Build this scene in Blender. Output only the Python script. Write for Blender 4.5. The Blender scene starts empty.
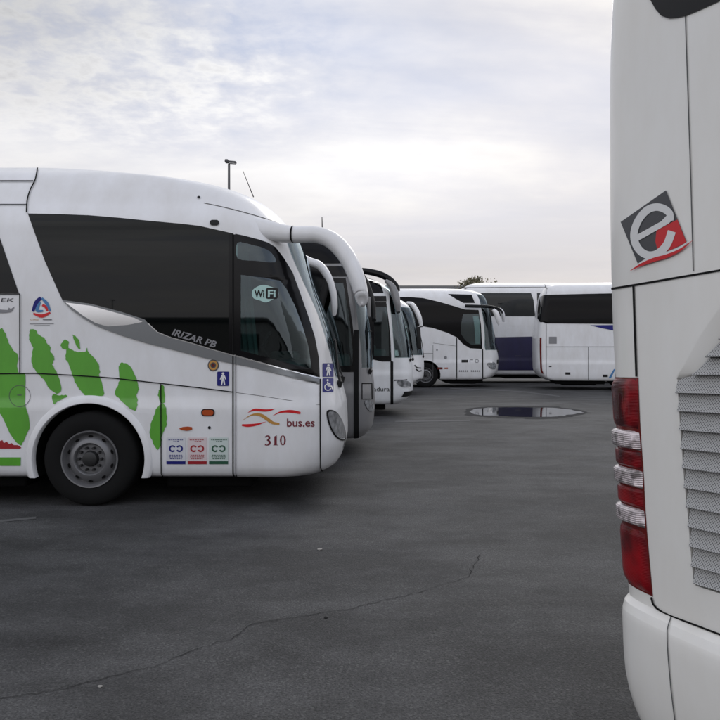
import bpy, bmesh, math, random
from mathutils import Vector, Matrix, Euler
random.seed(7)
D = bpy.data
S = bpy.context.scene
COL = S.collection
CAMH = 1.69; HZ = 345.0; F = 720.0
PI = math.pi

# ------------------------------------------------------------------ materials
def mat(name):
    m = D.materials.new(name); m.use_nodes = True
    nt = m.node_tree; b = nt.nodes['Principled BSDF']
    return m, nt, b
def simple(name, col, rough=0.5, metal=0.0, coat=0.0, spec=0.5, emit=None):
    m, nt, b = mat(name)
    b.inputs['Base Color'].default_value = (*col, 1)
    b.inputs['Roughness'].default_value = rough
    b.inputs['Metallic'].default_value = metal
    b.inputs['Coat Weight'].default_value = coat
    b.inputs['Coat Roughness'].default_value = 0.08
    b.inputs['Specular IOR Level'].default_value = spec
    return m
def N(nt, typ, **kw):
    n = nt.nodes.new(typ)
    for k, v in kw.items(): setattr(n, k, v)
    return n
def paint(name, col, rough=0.35, dirt=0.12, coat=0.5):
    m, nt, b = mat(name)
    tc = N(nt, 'ShaderNodeTexCoord')
    mp = N(nt, 'ShaderNodeMapping'); mp.inputs['Scale'].default_value = (1.5, 1.5, 0.6)
    nt.links.new(tc.outputs['Object'], mp.inputs['Vector'])
    n1 = N(nt, 'ShaderNodeTexNoise'); n1.inputs['Scale'].default_value = 2.2; n1.inputs['Detail'].default_value = 8
    n1.inputs['Roughness'].default_value = 0.65
    nt.links.new(mp.outputs['Vector'], n1.inputs['Vector'])
    r = N(nt, 'ShaderNodeValToRGB')
    r.color_ramp.elements[0].position = 0.35; r.color_ramp.elements[1].position = 0.72
    r.color_ramp.elements[0].color = (*col, 1)
    r.color_ramp.elements[1].color = (*[c*(1-dirt)*w for c, w in zip(col, (1, .985, .96))], 1)
    nt.links.new(n1.outputs['Fac'], r.inputs['Fac'])
    nt.links.new(r.outputs['Color'], b.inputs['Base Color'])
    rr = N(nt, 'ShaderNodeMapRange'); rr.inputs['To Min'].default_value = rough-0.08; rr.inputs['To Max'].default_value = rough+0.15
    nt.links.new(n1.outputs['Fac'], rr.inputs['Value']); nt.links.new(rr.outputs['Result'], b.inputs['Roughness'])
    n2 = N(nt, 'ShaderNodeTexNoise'); n2.inputs['Scale'].default_value = 1.6; n2.inputs['Detail'].default_value = 2
    nt.links.new(tc.outputs['Object'], n2.inputs['Vector'])
    bp = N(nt, 'ShaderNodeBump'); bp.inputs['Strength'].default_value = 0.25; bp.inputs['Distance'].default_value = 0.012
    nt.links.new(n2.outputs['Fac'], bp.inputs['Height']); nt.links.new(bp.outputs['Normal'], b.inputs['Normal'])
    nt.links.new(bp.outputs['Normal'], b.inputs['Coat Normal'])
    b.inputs['Coat Weight'].default_value = coat; b.inputs['Coat Roughness'].default_value = 0.12
    return m
def clear_glass(name, tint):
    m = D.materials.new(name); m.use_nodes = True; nt = m.node_tree
    for n in list(nt.nodes): nt.nodes.remove(n)
    o = N(nt, 'ShaderNodeOutputMaterial'); mx = N(nt, 'ShaderNodeMixShader')
    t = N(nt, 'ShaderNodeBsdfTransparent'); t.inputs['Color'].default_value = (*tint, 1)
    g = N(nt, 'ShaderNodeBsdfGlossy'); g.inputs['Roughness'].default_value = 0.02; g.inputs['Color'].default_value = (.80, .93, 1, 1)
    f = N(nt, 'ShaderNodeFresnel'); f.inputs['IOR'].default_value = 1.75
    nt.links.new(f.outputs[0], mx.inputs[0]); nt.links.new(t.outputs[0], mx.inputs[1]); nt.links.new(g.outputs[0], mx.inputs[2])
    nt.links.new(mx.outputs[0], o.inputs['Surface'])
    return m
M = {}
M['white'] = paint('white_coach_paint', (.79, .795, .81))
M['offwhite'] = paint('warm_white_paint', (.88, .87, .83), rough=.4, dirt=.07)
M['silver'] = paint('silver_grey_paint', (.21, .21, .215), rough=.35)
M['cool'] = paint('cool_white_paint', (.76, .775, .79), rough=.38)
M['black'] = simple('black_gloss_trim', (.004, .004, .005), .12, spec=.2)
M['matt'] = simple('matt_black_plastic', (.012, .012, .012), .6, spec=.3)
M['liner'] = simple('dark_wheel_liner', (.006, .006, .006), .9, spec=.1)
M['gap'] = simple('panel_gap_black', (.012, .012, .012), .8, spec=.1)
M['softgap'] = simple('gap_and_crease_grey', (.12, .12, .12), .8, spec=.1)
M['glass'] = simple('tinted_window_glass', (.003, .004, .004), .02, spec=.26)
M['dglass'] = simple('dark_window_glass', (.002, .002, .003), .03, spec=.16)
M['lglass'] = simple('lightly_tinted_window_glass', (.012, .014, .015), .03, spec=.4)
M['clear'] = clear_glass('green_tinted_glass', (.33, .48, .465))
M['wclear'] = clear_glass('windscreen_glass', (.55, .68, .66))
M['steel'] = simple('brushed_silver_trim', (.20, .21, .22), .28, metal=.85)
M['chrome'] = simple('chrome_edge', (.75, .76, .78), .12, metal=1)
M['rubber'] = simple('tyre_rubber', (.007, .007, .007), .9, spec=.25)
M['rim'] = simple('grey_steel_rim', (.17, .17, .175), .42, metal=.35)
M['hub'] = simple('dark_hub', (.03, .03, .03), .5, metal=.4)
M['green'] = paint('leaf_green_vinyl', (.10, .38, .028), rough=.4, dirt=.2, coat=.3)
M['red'] = simple('dark_red_vinyl', (.33, .012, .02), .4)
M['crimson'] = simple('crimson_vinyl', (.62, .006, .012), .35)
M['maroon'] = simple('maroon_lettering', (.16, .008, .02), .4)
M['gold'] = simple('ochre_vinyl', (.50, .25, .05), .4)
M['blue'] = simple('navy_blue_vinyl', (.014, .016, .17), .45, spec=.25)
M['navy'] = paint('dark_navy_paint', (.010, .007, .062), rough=.45, dirt=.3)
M['lblue'] = simple('light_blue_vinyl', (.06, .20, .42), .4)
M['dgreen'] = simple('dark_green_vinyl', (.02, .09, .05), .4)
M['sticker'] = simple('white_sticker', (.62, .63, .66), .4)
M['pinksticker'] = simple('pale_pink_sticker', (.66, .56, .57), .4)
M['greensticker'] = simple('pale_green_sticker', (.55, .63, .60), .4)
M['wifi'] = simple('pale_teal_sticker', (.42, .62, .58), .5)
M['dgrey'] = simple('charcoal_vinyl', (.055, .056, .062), .35)
M['lettergrey'] = simple('grey_lettering', (.22, .22, .23), .4)
M['logowhite'] = simple('logo_white', (.76, .76, .75), .4)
M['amber'] = simple('amber_marker_lens', (.42, .07, .015), .2)
M['redlens'] = simple('dark_red_marker_lens', (.13, .012, .01), .15)
M['seat'] = simple('seat_fabric', (.06, .09, .10), .9)
M['cabin'] = simple('cabin_lining', (.035, .045, .045), .8)
M['cabgrey'] = simple('cabin_plastic', (.11, .13, .13), .6)
M['curtain'] = simple('pale_curtain', (.13, .18, .175), .9)
M['mirrorglass'] = simple('mirror_glass', (.5, .52, .55), .03, metal=1)

def tail_mat():
    m, nt, b = mat('red_tail_lens')
    tc = N(nt, 'ShaderNodeTexCoord')
    w = N(nt, 'ShaderNodeTexWave'); w.wave_type = 'BANDS'; w.bands_direction = 'Z'
    w.inputs['Scale'].default_value = 60; w.inputs['Distortion'].default_value = 0
    nt.links.new(tc.outputs['Object'], w.inputs['Vector'])
    n1 = N(nt, 'ShaderNodeTexNoise'); n1.inputs['Scale'].default_value = 9
    nt.links.new(tc.outputs['Object'], n1.inputs['Vector'])
    r = N(nt, 'ShaderNodeValToRGB'); r.color_ramp.elements[0].position = .38; r.color_ramp.elements[1].position = .68
    r.color_ramp.elements[0].color = (.045, .0005, .003, 1); r.color_ramp.elements[1].color = (.30, .001, .006, 1)
    nt.links.new(n1.outputs['Fac'], r.inputs['Fac']); nt.links.new(r.outputs['Color'], b.inputs['Base Color'])
    bp = N(nt, 'ShaderNodeBump'); bp.inputs['Strength'].default_value = .3; bp.inputs['Distance'].default_value = .002
    nt.links.new(w.outputs['Fac'], bp.inputs['Height']); nt.links.new(bp.outputs['Normal'], b.inputs['Normal'])
    b.inputs['Roughness'].default_value = .3; b.inputs['Specular IOR Level'].default_value = .2; b.inputs['Coat Weight'].default_value = .35; b.inputs['Coat Roughness'].default_value = .03
    return m
M['tail'] = tail_mat()
def clearlens():
    m, nt, b = mat('clear_ribbed_lens')
    tc = N(nt, 'ShaderNodeTexCoord')
    w = N(nt, 'ShaderNodeTexWave'); w.bands_direction = 'Z'; w.inputs['Scale'].default_value = 45; w.inputs['Distortion'].default_value = .3
    nt.links.new(tc.outputs['Object'], w.inputs['Vector'])
    v = N(nt, 'ShaderNodeTexNoise'); v.inputs['Scale'].default_value = 32; v.inputs['Detail'].default_value = 3; nt.links.new(tc.outputs['Object'], v.inputs['Vector'])
    r = N(nt, 'ShaderNodeValToRGB'); r.color_ramp.elements[0].color = (.20, .17, .17, 1); r.color_ramp.elements[1].color = (.80, .70, .71, 1)
    r.color_ramp.elements[0].position = .36; r.color_ramp.elements[1].position = .62
    nt.links.new(v.outputs['Fac'], r.inputs['Fac']); nt.links.new(r.outputs['Color'], b.inputs['Base Color'])
    bp = N(nt, 'ShaderNodeBump'); bp.inputs['Strength'].default_value = .5; bp.inputs['Distance'].default_value = .004
    nt.links.new(w.outputs['Fac'], bp.inputs['Height']); nt.links.new(bp.outputs['Normal'], b.inputs['Normal'])
    b.inputs['Roughness'].default_value = .2; b.inputs['Metallic'].default_value = .25; b.inputs['Coat Weight'].default_value = .8
    return m
M['clearlens'] = clearlens()
def headlens():
    m, nt, b = mat('headlamp_lens')
    tc = N(nt, 'ShaderNodeTexCoord')
    v = N(nt, 'ShaderNodeTexVoronoi'); v.inputs['Scale'].default_value = 14
    nt.links.new(tc.outputs['Object'], v.inputs['Vector'])
    r = N(nt, 'ShaderNodeValToRGB'); r.color_ramp.elements[0].color = (.85, .87, .9, 1); r.color_ramp.elements[1].color = (.16, .17, .18, 1)
    nt.links.new(v.outputs['Distance'], r.inputs['Fac']); nt.links.new(r.outputs['Color'], b.inputs['Base Color'])
    b.inputs['Roughness'].default_value = .15; b.inputs['Metallic'].default_value = .75; b.inputs['Coat Weight'].default_value = 1
    b.inputs['Coat Roughness'].default_value = .02
    return m
M['head'] = headlens()
def perf():
    m, nt, b = mat('perforated_grey_louvre')
    tc = N(nt, 'ShaderNodeTexCoord'); mp = N(nt, 'ShaderNodeMapping')
    mp.inputs['Rotation'].default_value = (math.radians(45), 0, 0)
    nt.links.new(tc.outputs['Object'], mp.inputs['Vector'])
    sep = N(nt, 'ShaderNodeSeparateXYZ'); nt.links.new(mp.outputs['Vector'], sep.inputs[0])
    outs = []
    for ax in ('Y', 'Z'):
        mu = N(nt, 'ShaderNodeMath', operation='MULTIPLY'); mu.inputs[1].default_value = 2*PI/0.0066
        nt.links.new(sep.outputs[ax], mu.inputs[0])
        s = N(nt, 'ShaderNodeMath', operation='SINE'); nt.links.new(mu.outputs[0], s.inputs[0]); outs.append(s)
    a = N(nt, 'ShaderNodeMath', operation='MINIMUM'); nt.links.new(outs[0].outputs[0], a.inputs[0]); nt.links.new(outs[1].outputs[0], a.inputs[1])
    r = N(nt, 'ShaderNodeMapRange'); r.inputs['From Min'].default_value = -.5; r.inputs['From Max'].default_value = .1
    nt.links.new(a.outputs[0], r.inputs['Value'])
    mx = N(nt, 'ShaderNodeMix', data_type='RGBA')
    mx.inputs[6].default_value = (.46, .46, .45, 1); mx.inputs[7].default_value = (.11, .11, .11, 1)
    nt.links.new(r.outputs['Result'], mx.inputs[0]); nt.links.new(mx.outputs[2], b.inputs['Base Color'])
    b.inputs['Roughness'].default_value = .5
    return m
M['perf'] = perf()

# ------------------------------------------------------------------ object helpers
def link(o, parent=None):
    COL.objects.link(o)
    if parent is not None: o.parent = parent
    return o
def mesh_obj(name, verts, faces, m, parent=None, smooth=True, angle=35, mi=None):
    me = D.meshes.new(name); me.from_pydata([tuple(v) for v in verts], [], faces)
    ms = m if isinstance(m, (list, tuple)) else [m]
    for x in ms: me.materials.append(x)
    if mi:
        for p, i in zip(me.polygons, mi): p.material_index = i
    me.validate(); me.update()
    if smooth:
        for p in me.polygons: p.use_smooth = True
        me.set_sharp_from_angle(angle=math.radians(angle))
    o = D.objects.new(name, me)
    return link(o, parent)
def empty(name, loc, rot=(0, 0, 0), label=None, cat=None, group=None):
    o = D.objects.new(name, None); o.empty_display_size = .3; COL.objects.link(o)
    o.location = loc; o.rotation_euler = rot
    tag(o, label, cat, group); return o
def tag(o, label=None, cat=None, group=None, kind=None):
    if label: o['label'] = label
    if cat: o['category'] = cat
    if group: o['group'] = group
    if kind: o['kind'] = kind
    return o
class MB:
    def __init__(s): s.v = []; s.f = []
    def add(s, v, f):
        k = len(s.v); s.v += [tuple(p) for p in v]; s.f += [tuple(i+k for i in q) for q in f]
    def box(s, c, d, bev=0.0, rot=None):
        bm = bmesh.new(); bmesh.ops.create_cube(bm, size=1)
        for v in bm.verts: v.co = Vector((v.co.x*d[0], v.co.y*d[1], v.co.z*d[2]))
        if bev > 0: bmesh.ops.bevel(bm, geom=bm.edges[:], offset=bev, segments=3, profile=.5, affect='EDGES')
        R = Euler(rot).to_matrix() if rot else Matrix.Identity(3)
        bm.verts.index_update()
        s.add([R @ v.co + Vector(c) for v in bm.verts], [[v.index for v in f.verts] for f in bm.faces]); bm.free()
    def tube(s, pts, r, n=8, caps=True):
        pts = [Vector(p) for p in pts]; rs = r if isinstance(r, (list, tuple)) else [r]*len(pts)
        vs = []; fs = []
        for i, p in enumerate(pts):
            t = (pts[min(i+1, len(pts)-1)]-pts[max(i-1, 0)]).normalized()
            up = Vector((0, 0, 1)) if abs(t.z) < .9 else Vector((0, 1, 0))
            a = t.cross(up).normalized(); b = t.cross(a)
            for k in range(n):
                w = 2*PI*k/n; vs.append(p+(a*math.cos(w)+b*math.sin(w))*rs[i])
        for i in range(len(pts)-1):
            for k in range(n):
                fs.append((i*n+k, i*n+(k+1) % n, (i+1)*n+(k+1) % n, (i+1)*n+k))
        if caps: fs.append(tuple(range(n))); fs.append(tuple(reversed(range((len(pts)-1)*n, len(pts)*n))))
        s.add(vs, fs)
    def lathe_y(s, prof, c, n=48, close=False):
        # prof: (r, y) revolved round the y axis through c
        vs = []; fs = []; m = len(prof)
        for k in range(n):
            w = 2*PI*k/n
            for r, y in prof: vs.append((c[0]+r*math.cos(w), c[1]+y, c[2]+r*math.sin(w)))
        for k in range(n):
            for j in range(m-1 if not close else m):
                a = k*m+j; b = k*m+(j+1) % m; c2 = ((k+1) % n)*m+(j+1) % m; d = ((k+1) % n)*m+j
                fs.append((a, b, c2, d))
        s.add(vs, fs)
    def obj(s, name, m, parent=None, smooth=True, angle=35):
        return mesh_obj(name, s.v, s.f, m, parent, smooth, angle)
def sweep(name, pts, wy, wn, m, parent, n=16, e=2.6, ydir=(0, 1, 0)):
    """rounded bar along pts; half width wy across ydir, half thickness wn in the bending plane"""
    pts = [Vector(p) for p in pts]; vs = []; fs = []; y = Vector(ydir)
    for i, p in enumerate(pts):
        t = (pts[min(i+1, len(pts)-1)]-pts[max(i-1, 0)]).normalized()
        nn = t.cross(y).normalized(); yy = nn.cross(t).normalized()
        for k in range(n):
            w = 2*PI*k/n; c, q = math.cos(w), math.sin(w)
            cc = math.copysign(abs(c)**(2/e), c); qq = math.copysign(abs(q)**(2/e), q)
            vs.append(p+yy*cc*wy[i]+nn*qq*wn[i])
    L = len(pts)
    for i in range(L-1):
        for k in range(n): fs.append((i*n+k, i*n+(k+1) % n, (i+1)*n+(k+1) % n, (i+1)*n+k))
    fs.append(tuple(range(n))); fs.append(tuple(reversed(range((L-1)*n, L*n))))
    return mesh_obj(name, vs, fs, m, parent, True, 50)
def catmull(pts, k=4, closed=True, ws=None):
    n = len(pts); out = []; rng = n if closed else n-1
    for i in range(rng):
        P = [pts[(i+j-1) % n] if closed else pts[max(0, min(n-1, i+j-1))] for j in range(4)]
        for s in range(k):
            t = s/k
            out.append(tuple(.5*((2*P[1][d])+(-P[0][d]+P[2][d])*t+(2*P[0][d]-5*P[1][d]+4*P[2][d]-P[3][d])*t*t+(-P[0][d]+3*P[1][d]-3*P[2][d]+P[3][d])*t**3) for d in range(len(pts[0]))))
    if not closed: out.append(tuple(pts[-1]))
    return out
def pchip(P):
    xs = [p[0] for p in P]; ys = [p[1] for p in P]; n = len(P)
    h = [xs[i+1]-xs[i] for i in range(n-1)]; d = [(ys[i+1]-ys[i])/h[i] for i in range(n-1)]
    m = [0]*n
    for i in range(1, n-1):
        if d[i-1]*d[i] <= 0: m[i] = 0
        else:
            w1 = 2*h[i]+h[i-1]; w2 = h[i]+2*h[i-1]; m[i] = (w1+w2)/(w1/d[i-1]+w2/d[i])
    m[0] = d[0]; m[-1] = d[-1]
    def f(x):
        if x <= xs[0]: return ys[0]
        if x >= xs[-1]: return ys[-1]
        lo = 0
        for i in range(n-1):
            if xs[i] <= x: lo = i
        t = (x-xs[lo])/h[lo]
        return ((2*t**3-3*t*t+1)*ys[lo]+(t**3-2*t*t+t)*h[lo]*m[lo]+(-2*t**3+3*t*t)*ys[lo+1]+(t**3-t*t)*h[lo]*m[lo+1])
    return f
def boolean(o, cut):
    md = o.modifiers.new('b', 'BOOLEAN'); md.operation = 'DIFFERENCE'; md.solver = 'EXACT'; md.object = cut
    try: md.material_mode = 'TRANSFER'
    except Exception: pass
    bpy.context.view_layer.update()
    dg = bpy.context.evaluated_depsgraph_get()
    me = D.meshes.new_from_object(o.evaluated_get(dg))
    o.modifiers.clear(); old = o.data; o.data = me; D.meshes.remove(old)
    D.objects.remove(cut)
def tmp_obj(verts, faces, m, M4):
    me = D.meshes.new('cut'); me.from_pydata([tuple(v) for v in verts], [], faces); me.materials.append(m)
    bm = bmesh.new(); bm.from_mesh(me)
    bmesh.ops.remove_doubles(bm, verts=bm.verts[:], dist=1e-5)
    bmesh.ops.recalc_face_normals(bm, faces=bm.faces[:]); bmesh.ops.triangulate(bm, faces=[f for f in bm.faces if len(f.verts) > 4]); bm.to_mesh(me); bm.free()
    o = D.objects.new('cut', me); COL.objects.link(o); o.matrix_world = M4
    return o
def scan(polys, dy=4.0, dx=12.0):
    """even-odd fill of pixel polygons -> vertices (px,py) and quads"""
    ys = sorted(set(round(p[1], 4) for P in polys for p in P)); Y = []
    for a, b in zip(ys, ys[1:]):
        n = max(1, math.ceil((b-a)/dy)); Y += [a+(b-a)*i/n for i in range(n)]
    Y.append(ys[-1])
    E = []
    for P in polys:
        for i in range(len(P)):
            a = P[i]; b = P[(i+1) % len(P)]
            if abs(a[1]-b[1]) > 1e-4: E.append((a, b) if a[1] < b[1] else (b, a))
    V = []; idx = {}; Fc = []
    def vid(x, y):
        k = (round(x, 3), round(y, 3))
        if k not in idx: idx[k] = len(V); V.append((x, y))
        return idx[k]
    for y0, y1 in zip(Y, Y[1:]):
        if y1-y0 < 1e-4: continue
        ym = (y0+y1)/2; C = []
        for a, b in E:
            if a[1] <= ym < b[1]:
                g = lambda y: a[0]+(b[0]-a[0])*(y-a[1])/(b[1]-a[1])
                C.append((g(ym), g(y0), g(y1)))
        C.sort()
        for l, r in zip(C[::2], C[1::2]):
            n = max(1, math.ceil(max(r[1]-l[1], r[2]-l[2])/dx))
            for i in range(n):
                q = [vid(l[1]+(r[1]-l[1])*i/n, y0), vid(l[1]+(r[1]-l[1])*(i+1)/n, y0),
                     vid(l[2]+(r[2]-l[2])*(i+1)/n, y1), vid(l[2]+(r[2]-l[2])*i/n, y1)]
                u = []
                for k in q:
                    if k not in u: u.append(k)
                if len(u) > 2: Fc.append(tuple(u))
    return V, Fc
def stroke(pts, w, k=5, smooth=True, mn=.02):
    """polyline with half widths -> outline polygon"""
    P = [(p[0], p[1], ww) for p, ww in zip(pts, w if isinstance(w, (list, tuple)) else [w]*len(pts))]
    if smooth and len(P) > 2: P = catmull(P, k, False)
    L = []; R = []
    for i, p in enumerate(P):
        a = P[max(i-1, 0)]; b = P[min(i+1, len(P)-1)]
        dx, dy = b[0]-a[0], b[1]-a[1]; l = math.hypot(dx, dy) or 1
        h = max(p[2], mn)
        L.append((p[0]-dy/l*h, p[1]+dx/l*h)); R.append((p[0]+dy/l*h, p[1]-dx/l*h))
    return L+R[::-1]
def rrect(x0, y0, x1, y1, r, n=4):
    o = []
    for cx, cy, a0 in ((x1-r, y0+r, -90), (x1-r, y1-r, 0), (x0+r, y1-r, 90), (x0+r, y0+r, 180)):
        for i in range(n+1):
            a = math.radians(a0+90*i/n); o.append((cx+r*math.cos(a), cy+r*math.sin(a)))
    return o
def ell(cx, cy, rx, ry, n=24, a0=0, a1=360):
    return [(cx+rx*math.cos(math.radians(a0+(a1-a0)*i/n)), cy+ry*math.sin(math.radians(a0+(a1-a0)*i/n))) for i in range(n if a1-a0 == 360 else n+1)]
def ring(cx, cy, r0, r1, a0, a1, n=16):
    return ell(cx, cy, r1, r1, n, a0, a1)+ell(cx, cy, r0, r0, n, a0, a1)[::-1]

# ------------------------------------------------------------------ coach
class Coach:
    def __init__(s, name, label, Yside, Xf, L, xf, hw, paintm, a=.5, n=3.0, ar=.25, nr=4.0, xr=None, yaw=0, roll=0, root=None,
                 group='coaches parked around the lot', zlift=0):
        s.xf = pchip(xf); s.hw = pchip(hw); s.zb = hw[0][0]; s.zt = hw[-1][0]; s.a = a; s.n = n; s.ar = ar; s.nr = nr
        s.xr = pchip(xr) if xr else (lambda z: -L)
        s.ppm = F/max(2.5, (Yside or 27)); s.miss = False; s.L = L; s.hwm = max(p[1] for p in hw); s.paint = paintm
        s.xmax = max(p[1] for p in xf)
        loc = root if root else (Xf, Yside+s.hwm, zlift)
        s.root = empty(name, loc, (roll, 0, yaw), label, 'coach', group)
        s.MW = Matrix.Translation(Vector(loc)) @ Euler((roll, 0, yaw)).to_matrix().to_4x4()
        s.inv = s.MW.inverted()
        s.cache = {}
    def xfront(s, q, z, ins=0): return s.xf(z)-ins-s.a+s.a*max(0, 1-min(1, q)**s.n)**(1/s.n)
    def xrear(s, q, z): return s.xr(z)+s.ar-s.ar*max(0, 1-min(1, q)**s.nr)**(1/s.nr)
    def inside(s, p):
        if not (s.zb <= p.z <= s.zt): return False
        h = s.hw(p.z)
        if abs(p.y) > h: return False
        q = abs(p.y)/h
        return s.xrear(q, p.z) <= p.x <= s.xfront(q, p.z)
    def normal(s, p):
        def G(x, y, z):
            h = s.hw(z); q = abs(y)/h; xa = (x-(s.xf(z)-s.a))/s.a; xb = ((s.xr(z)+s.ar)-x)/s.ar
            if xa > 0: return (q**s.n+xa**s.n)**(1/s.n)
            if xb > 0: return (q**s.nr+xb**s.nr)**(1/s.nr)
            return q
        e = .004
        g = Vector((G(p.x+e, p.y, p.z)-G(p.x-e, p.y, p.z), G(p.x, p.y+e, p.z)-G(p.x, p.y-e, p.z), G(p.x, p.y, p.z+e)-G(p.x, p.y, p.z-e)))
        return g.normalized() if g.length > 0 else Vector((0, -1, 0))
    def hit(s, px, py, dep=0):
        k = (round(px, 3), round(py, 3))
        if k in s.cache: return s.cache[k]
        o = s.inv @ Vector((0, 0, CAMH)); d = (s.inv.to_3x3() @ Vector(((px-360)/F, 1, (HZ-py)/F))).normalized()
        lo = Vector((-s.L-.3, -s.hwm-.001, s.zb-.3)); hi = Vector((s.xmax+.001, s.hwm+.001, s.zt+.3))
        t0, t1 = 0, 1e9
        for i in range(3):
            if abs(d[i]) < 1e-9: continue
            a, b = (lo[i]-o[i])/d[i], (hi[i]-o[i])/d[i]
            if a > b: a, b = b, a
            t0 = max(t0, a); t1 = min(t1, b)
        r = None
        if t0 < t1:
            t = t0; st = .025
            while t < min(t1, t0+2.2):
                if s.inside(o+d*t):
                    a, b = max(t-st, 0), t
                    for _ in range(22):
                        m = (a+b)/2
                        if s.inside(o+d*m): b = m
                        else: a = m
                    r = o+d*b; break
                t += st
        if r is None and s.miss and dep < 45:
            r = s.hit(px+.7, py, dep+1)
        if r is None:      # beyond the outline: nearest point of the side plane, clamped
            if abs(d.y) > .3:
                t = (-s.hwm-o.y)/d.y; r = o+d*t
                z = min(max(r.z, s.zb+.002), s.zt-.05); h = s.hw(z)
                xm = s.xf(z)-.02
                if r.x > xm-s.a:
                    q = max(0, 1-min(1, max(0, (min(r.x, xm)-(s.xf(z)-s.a))/s.a))**s.n)**(1/s.n)
                else: q = 1
                r = Vector((min(r.x, xm), -h*q, z))
            else:
                t = -o.x/d.x if abs(d.x) > 1e-6 else t0; r = o+d*t
        s.cache[k] = r; return r
    def cuts(s):
        z = []
        def rec(a, b):
            if b-a > .09 or ((abs(s.hw(b)-s.hw(a)) > .035 or abs(s.xf(b)-s.xf(a)) > .05) and b-a > .004):
                m = (a+b)/2; rec(a, m); rec(m, b)
            else: z.append(a)
        rec(s.zb, s.zt); z.append(s.zt); return z
    def outline(s, z, ins=0, xback=None, kf=30, kr=12):
        h = s.hw(z)-ins; o = []; xs = s.xf(z)-ins-s.a
        for i in range(kf+1):
            f = PI/2*i/kf; o.append((xs+s.a*max(0, math.cos(f))**(2/s.n) if i < kf else xs, -h*math.sin(f)**(2/s.n)))
        if xback is None:
            xe = s.xr(z)+s.ar; ns = 10
            for i in range(1, ns): o.append((xs+(xe-xs)*i/ns, -h))
            for i in range(kr+1):
                f = PI/2*(1-i/kr); o.append((xe-s.ar*max(0, math.cos(f))**(2/s.nr), -h*math.sin(f)**(2/s.nr)))
        else:
            o.append((xback, -h)); o.append((xback, 0))
        return o+[(x, -y) for x, y in o[-2:0:-1]]
    def loft(s, zs, ins=0, xback=None):
        v = []; f = []; n = 0
        for z in zs:
            o = s.outline(z, ins, xback); n = len(o); v += [(x, y, z) for x, y in o]
        for i in range(len(zs)-1):
            for k in range(n): f.append((i*n+k, (i+1)*n+k, (i+1)*n+(k+1) % n, i*n+(k+1) % n))
        m = n//2
        # caps as strips across the width
        for base, flip in ((0, False), ((len(zs)-1)*n, True)):
            for k in range(m):
                q = [base+k, base+k+1, base+(n-k-1) % n, base+(n-k) % n]; u = []
                for j in q:
                    if j not in u: u.append(j)
                if flip: u = u[::-1]
                if len(u) > 2: f.append(tuple(u))
        return v, f
    def make_body(s, wheels, wr=.585, wz=.5, cab=None, cuts=(), wtb=None, wz0=1.3, wz1=2.9, ztop_cab=None, xcab=-2.6, xwin=None):
        v, f = s.loft(s.cuts()); s.body = mesh_obj('body', v, f, [s.paint, M['liner']], s.root, True, 28)
        me = s.body.data
        for p in me.polygons:
            if p.center.z < s.zb+.001: p.material_index = 1
        bpy.context.view_layer.update()
        for wx in wheels:
            b = MB(); pr = [(0, -s.hwm-.2), (wr, -s.hwm-.2), (wr, -s.hwm+.55), (0, -s.hwm+.55)]
            for sg in (1, -1):
                b = MB(); n = 56
                y0, y1 = (-s.hwm-.2, -s.hwm+.55) if sg == 1 else (s.hwm-.55, s.hwm+.2)
                vs = []; 
                for y in (y0, y1):
                    vs += [(wx+wr*math.cos(2*PI*k/n), y, wz+wr*math.sin(2*PI*k/n)) for k in range(n)]
                fs = [(k, (k+1) % n, n+(k+1) % n, n+k) for k in range(n)]+[tuple(range(n)), tuple(range(2*n-1, n-1, -1))]
                boolean(s.body, tmp_obj(vs, fs, M['liner'], s.MW))
        if cab:
            z0, z1 = cab; nz = 9
            v, f = s.loft([z0+(z1-z0)*i/nz for i in range(nz+1)], .07, xcab)
            boolean(s.body, tmp_obj(v, f, M['cabin'], s.MW))
            if wtb:
                boolean(s.body, s.wcut(wtb, wz0, wz1))
        for P in cuts:
            pts = [s.hit(*p) for p in P]; n = len(pts)
            vs = [(p.x, -s.hwm-.25, p.z) for p in pts]+[(p.x, -s.hwm+.30, p.z) for p in pts]
            fs = [tuple(range(n)), tuple(range(2*n-1, n-1, -1))]+[(k, (k+1) % n, n+(k+1) % n, n+k) for k in range(n)]
            boolean(s.body, tmp_obj(vs, fs, M['black'], s.MW))
        me = s.body.data
        for p in me.polygons: p.use_smooth = True
        me.set_sharp_from_angle(angle=math.radians(28))
    def nosept(s, t, z, off):
        f = abs(t)*PI/2; q = math.sin(f)**(2/s.n); h = s.hw(z)
        p = Vector((s.xf(z)-s.a+s.a*max(0, math.cos(f))**(2/s.n), -math.copysign(h*q, t), z))
        return p+s.normal(p)*off
    def tof(s, px, py):
        p = s.hit(px, py); q = min(1, abs(p.y)/s.hw(p.z)); return (p.z, math.asin(q**(s.n/2))/(PI/2))
    def nosegrid(s, t0, t1, z0, z1, off, nt=28, nz=14):
        v = []; f = []
        for j in range(nz+1):
            z = z0+(z1-z0)*j/nz; a = t0(z) if callable(t0) else t0; b = t1(z) if callable(t1) else t1
            for i in range(nt+1): v.append(s.nosept(a+(b-a)*i/nt, z, off))
        w = nt+1
        for j in range(nz):
            for i in range(nt): f.append((j*w+i, (j+1)*w+i, (j+1)*w+i+1, j*w+i+1))
        return v, f
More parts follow.
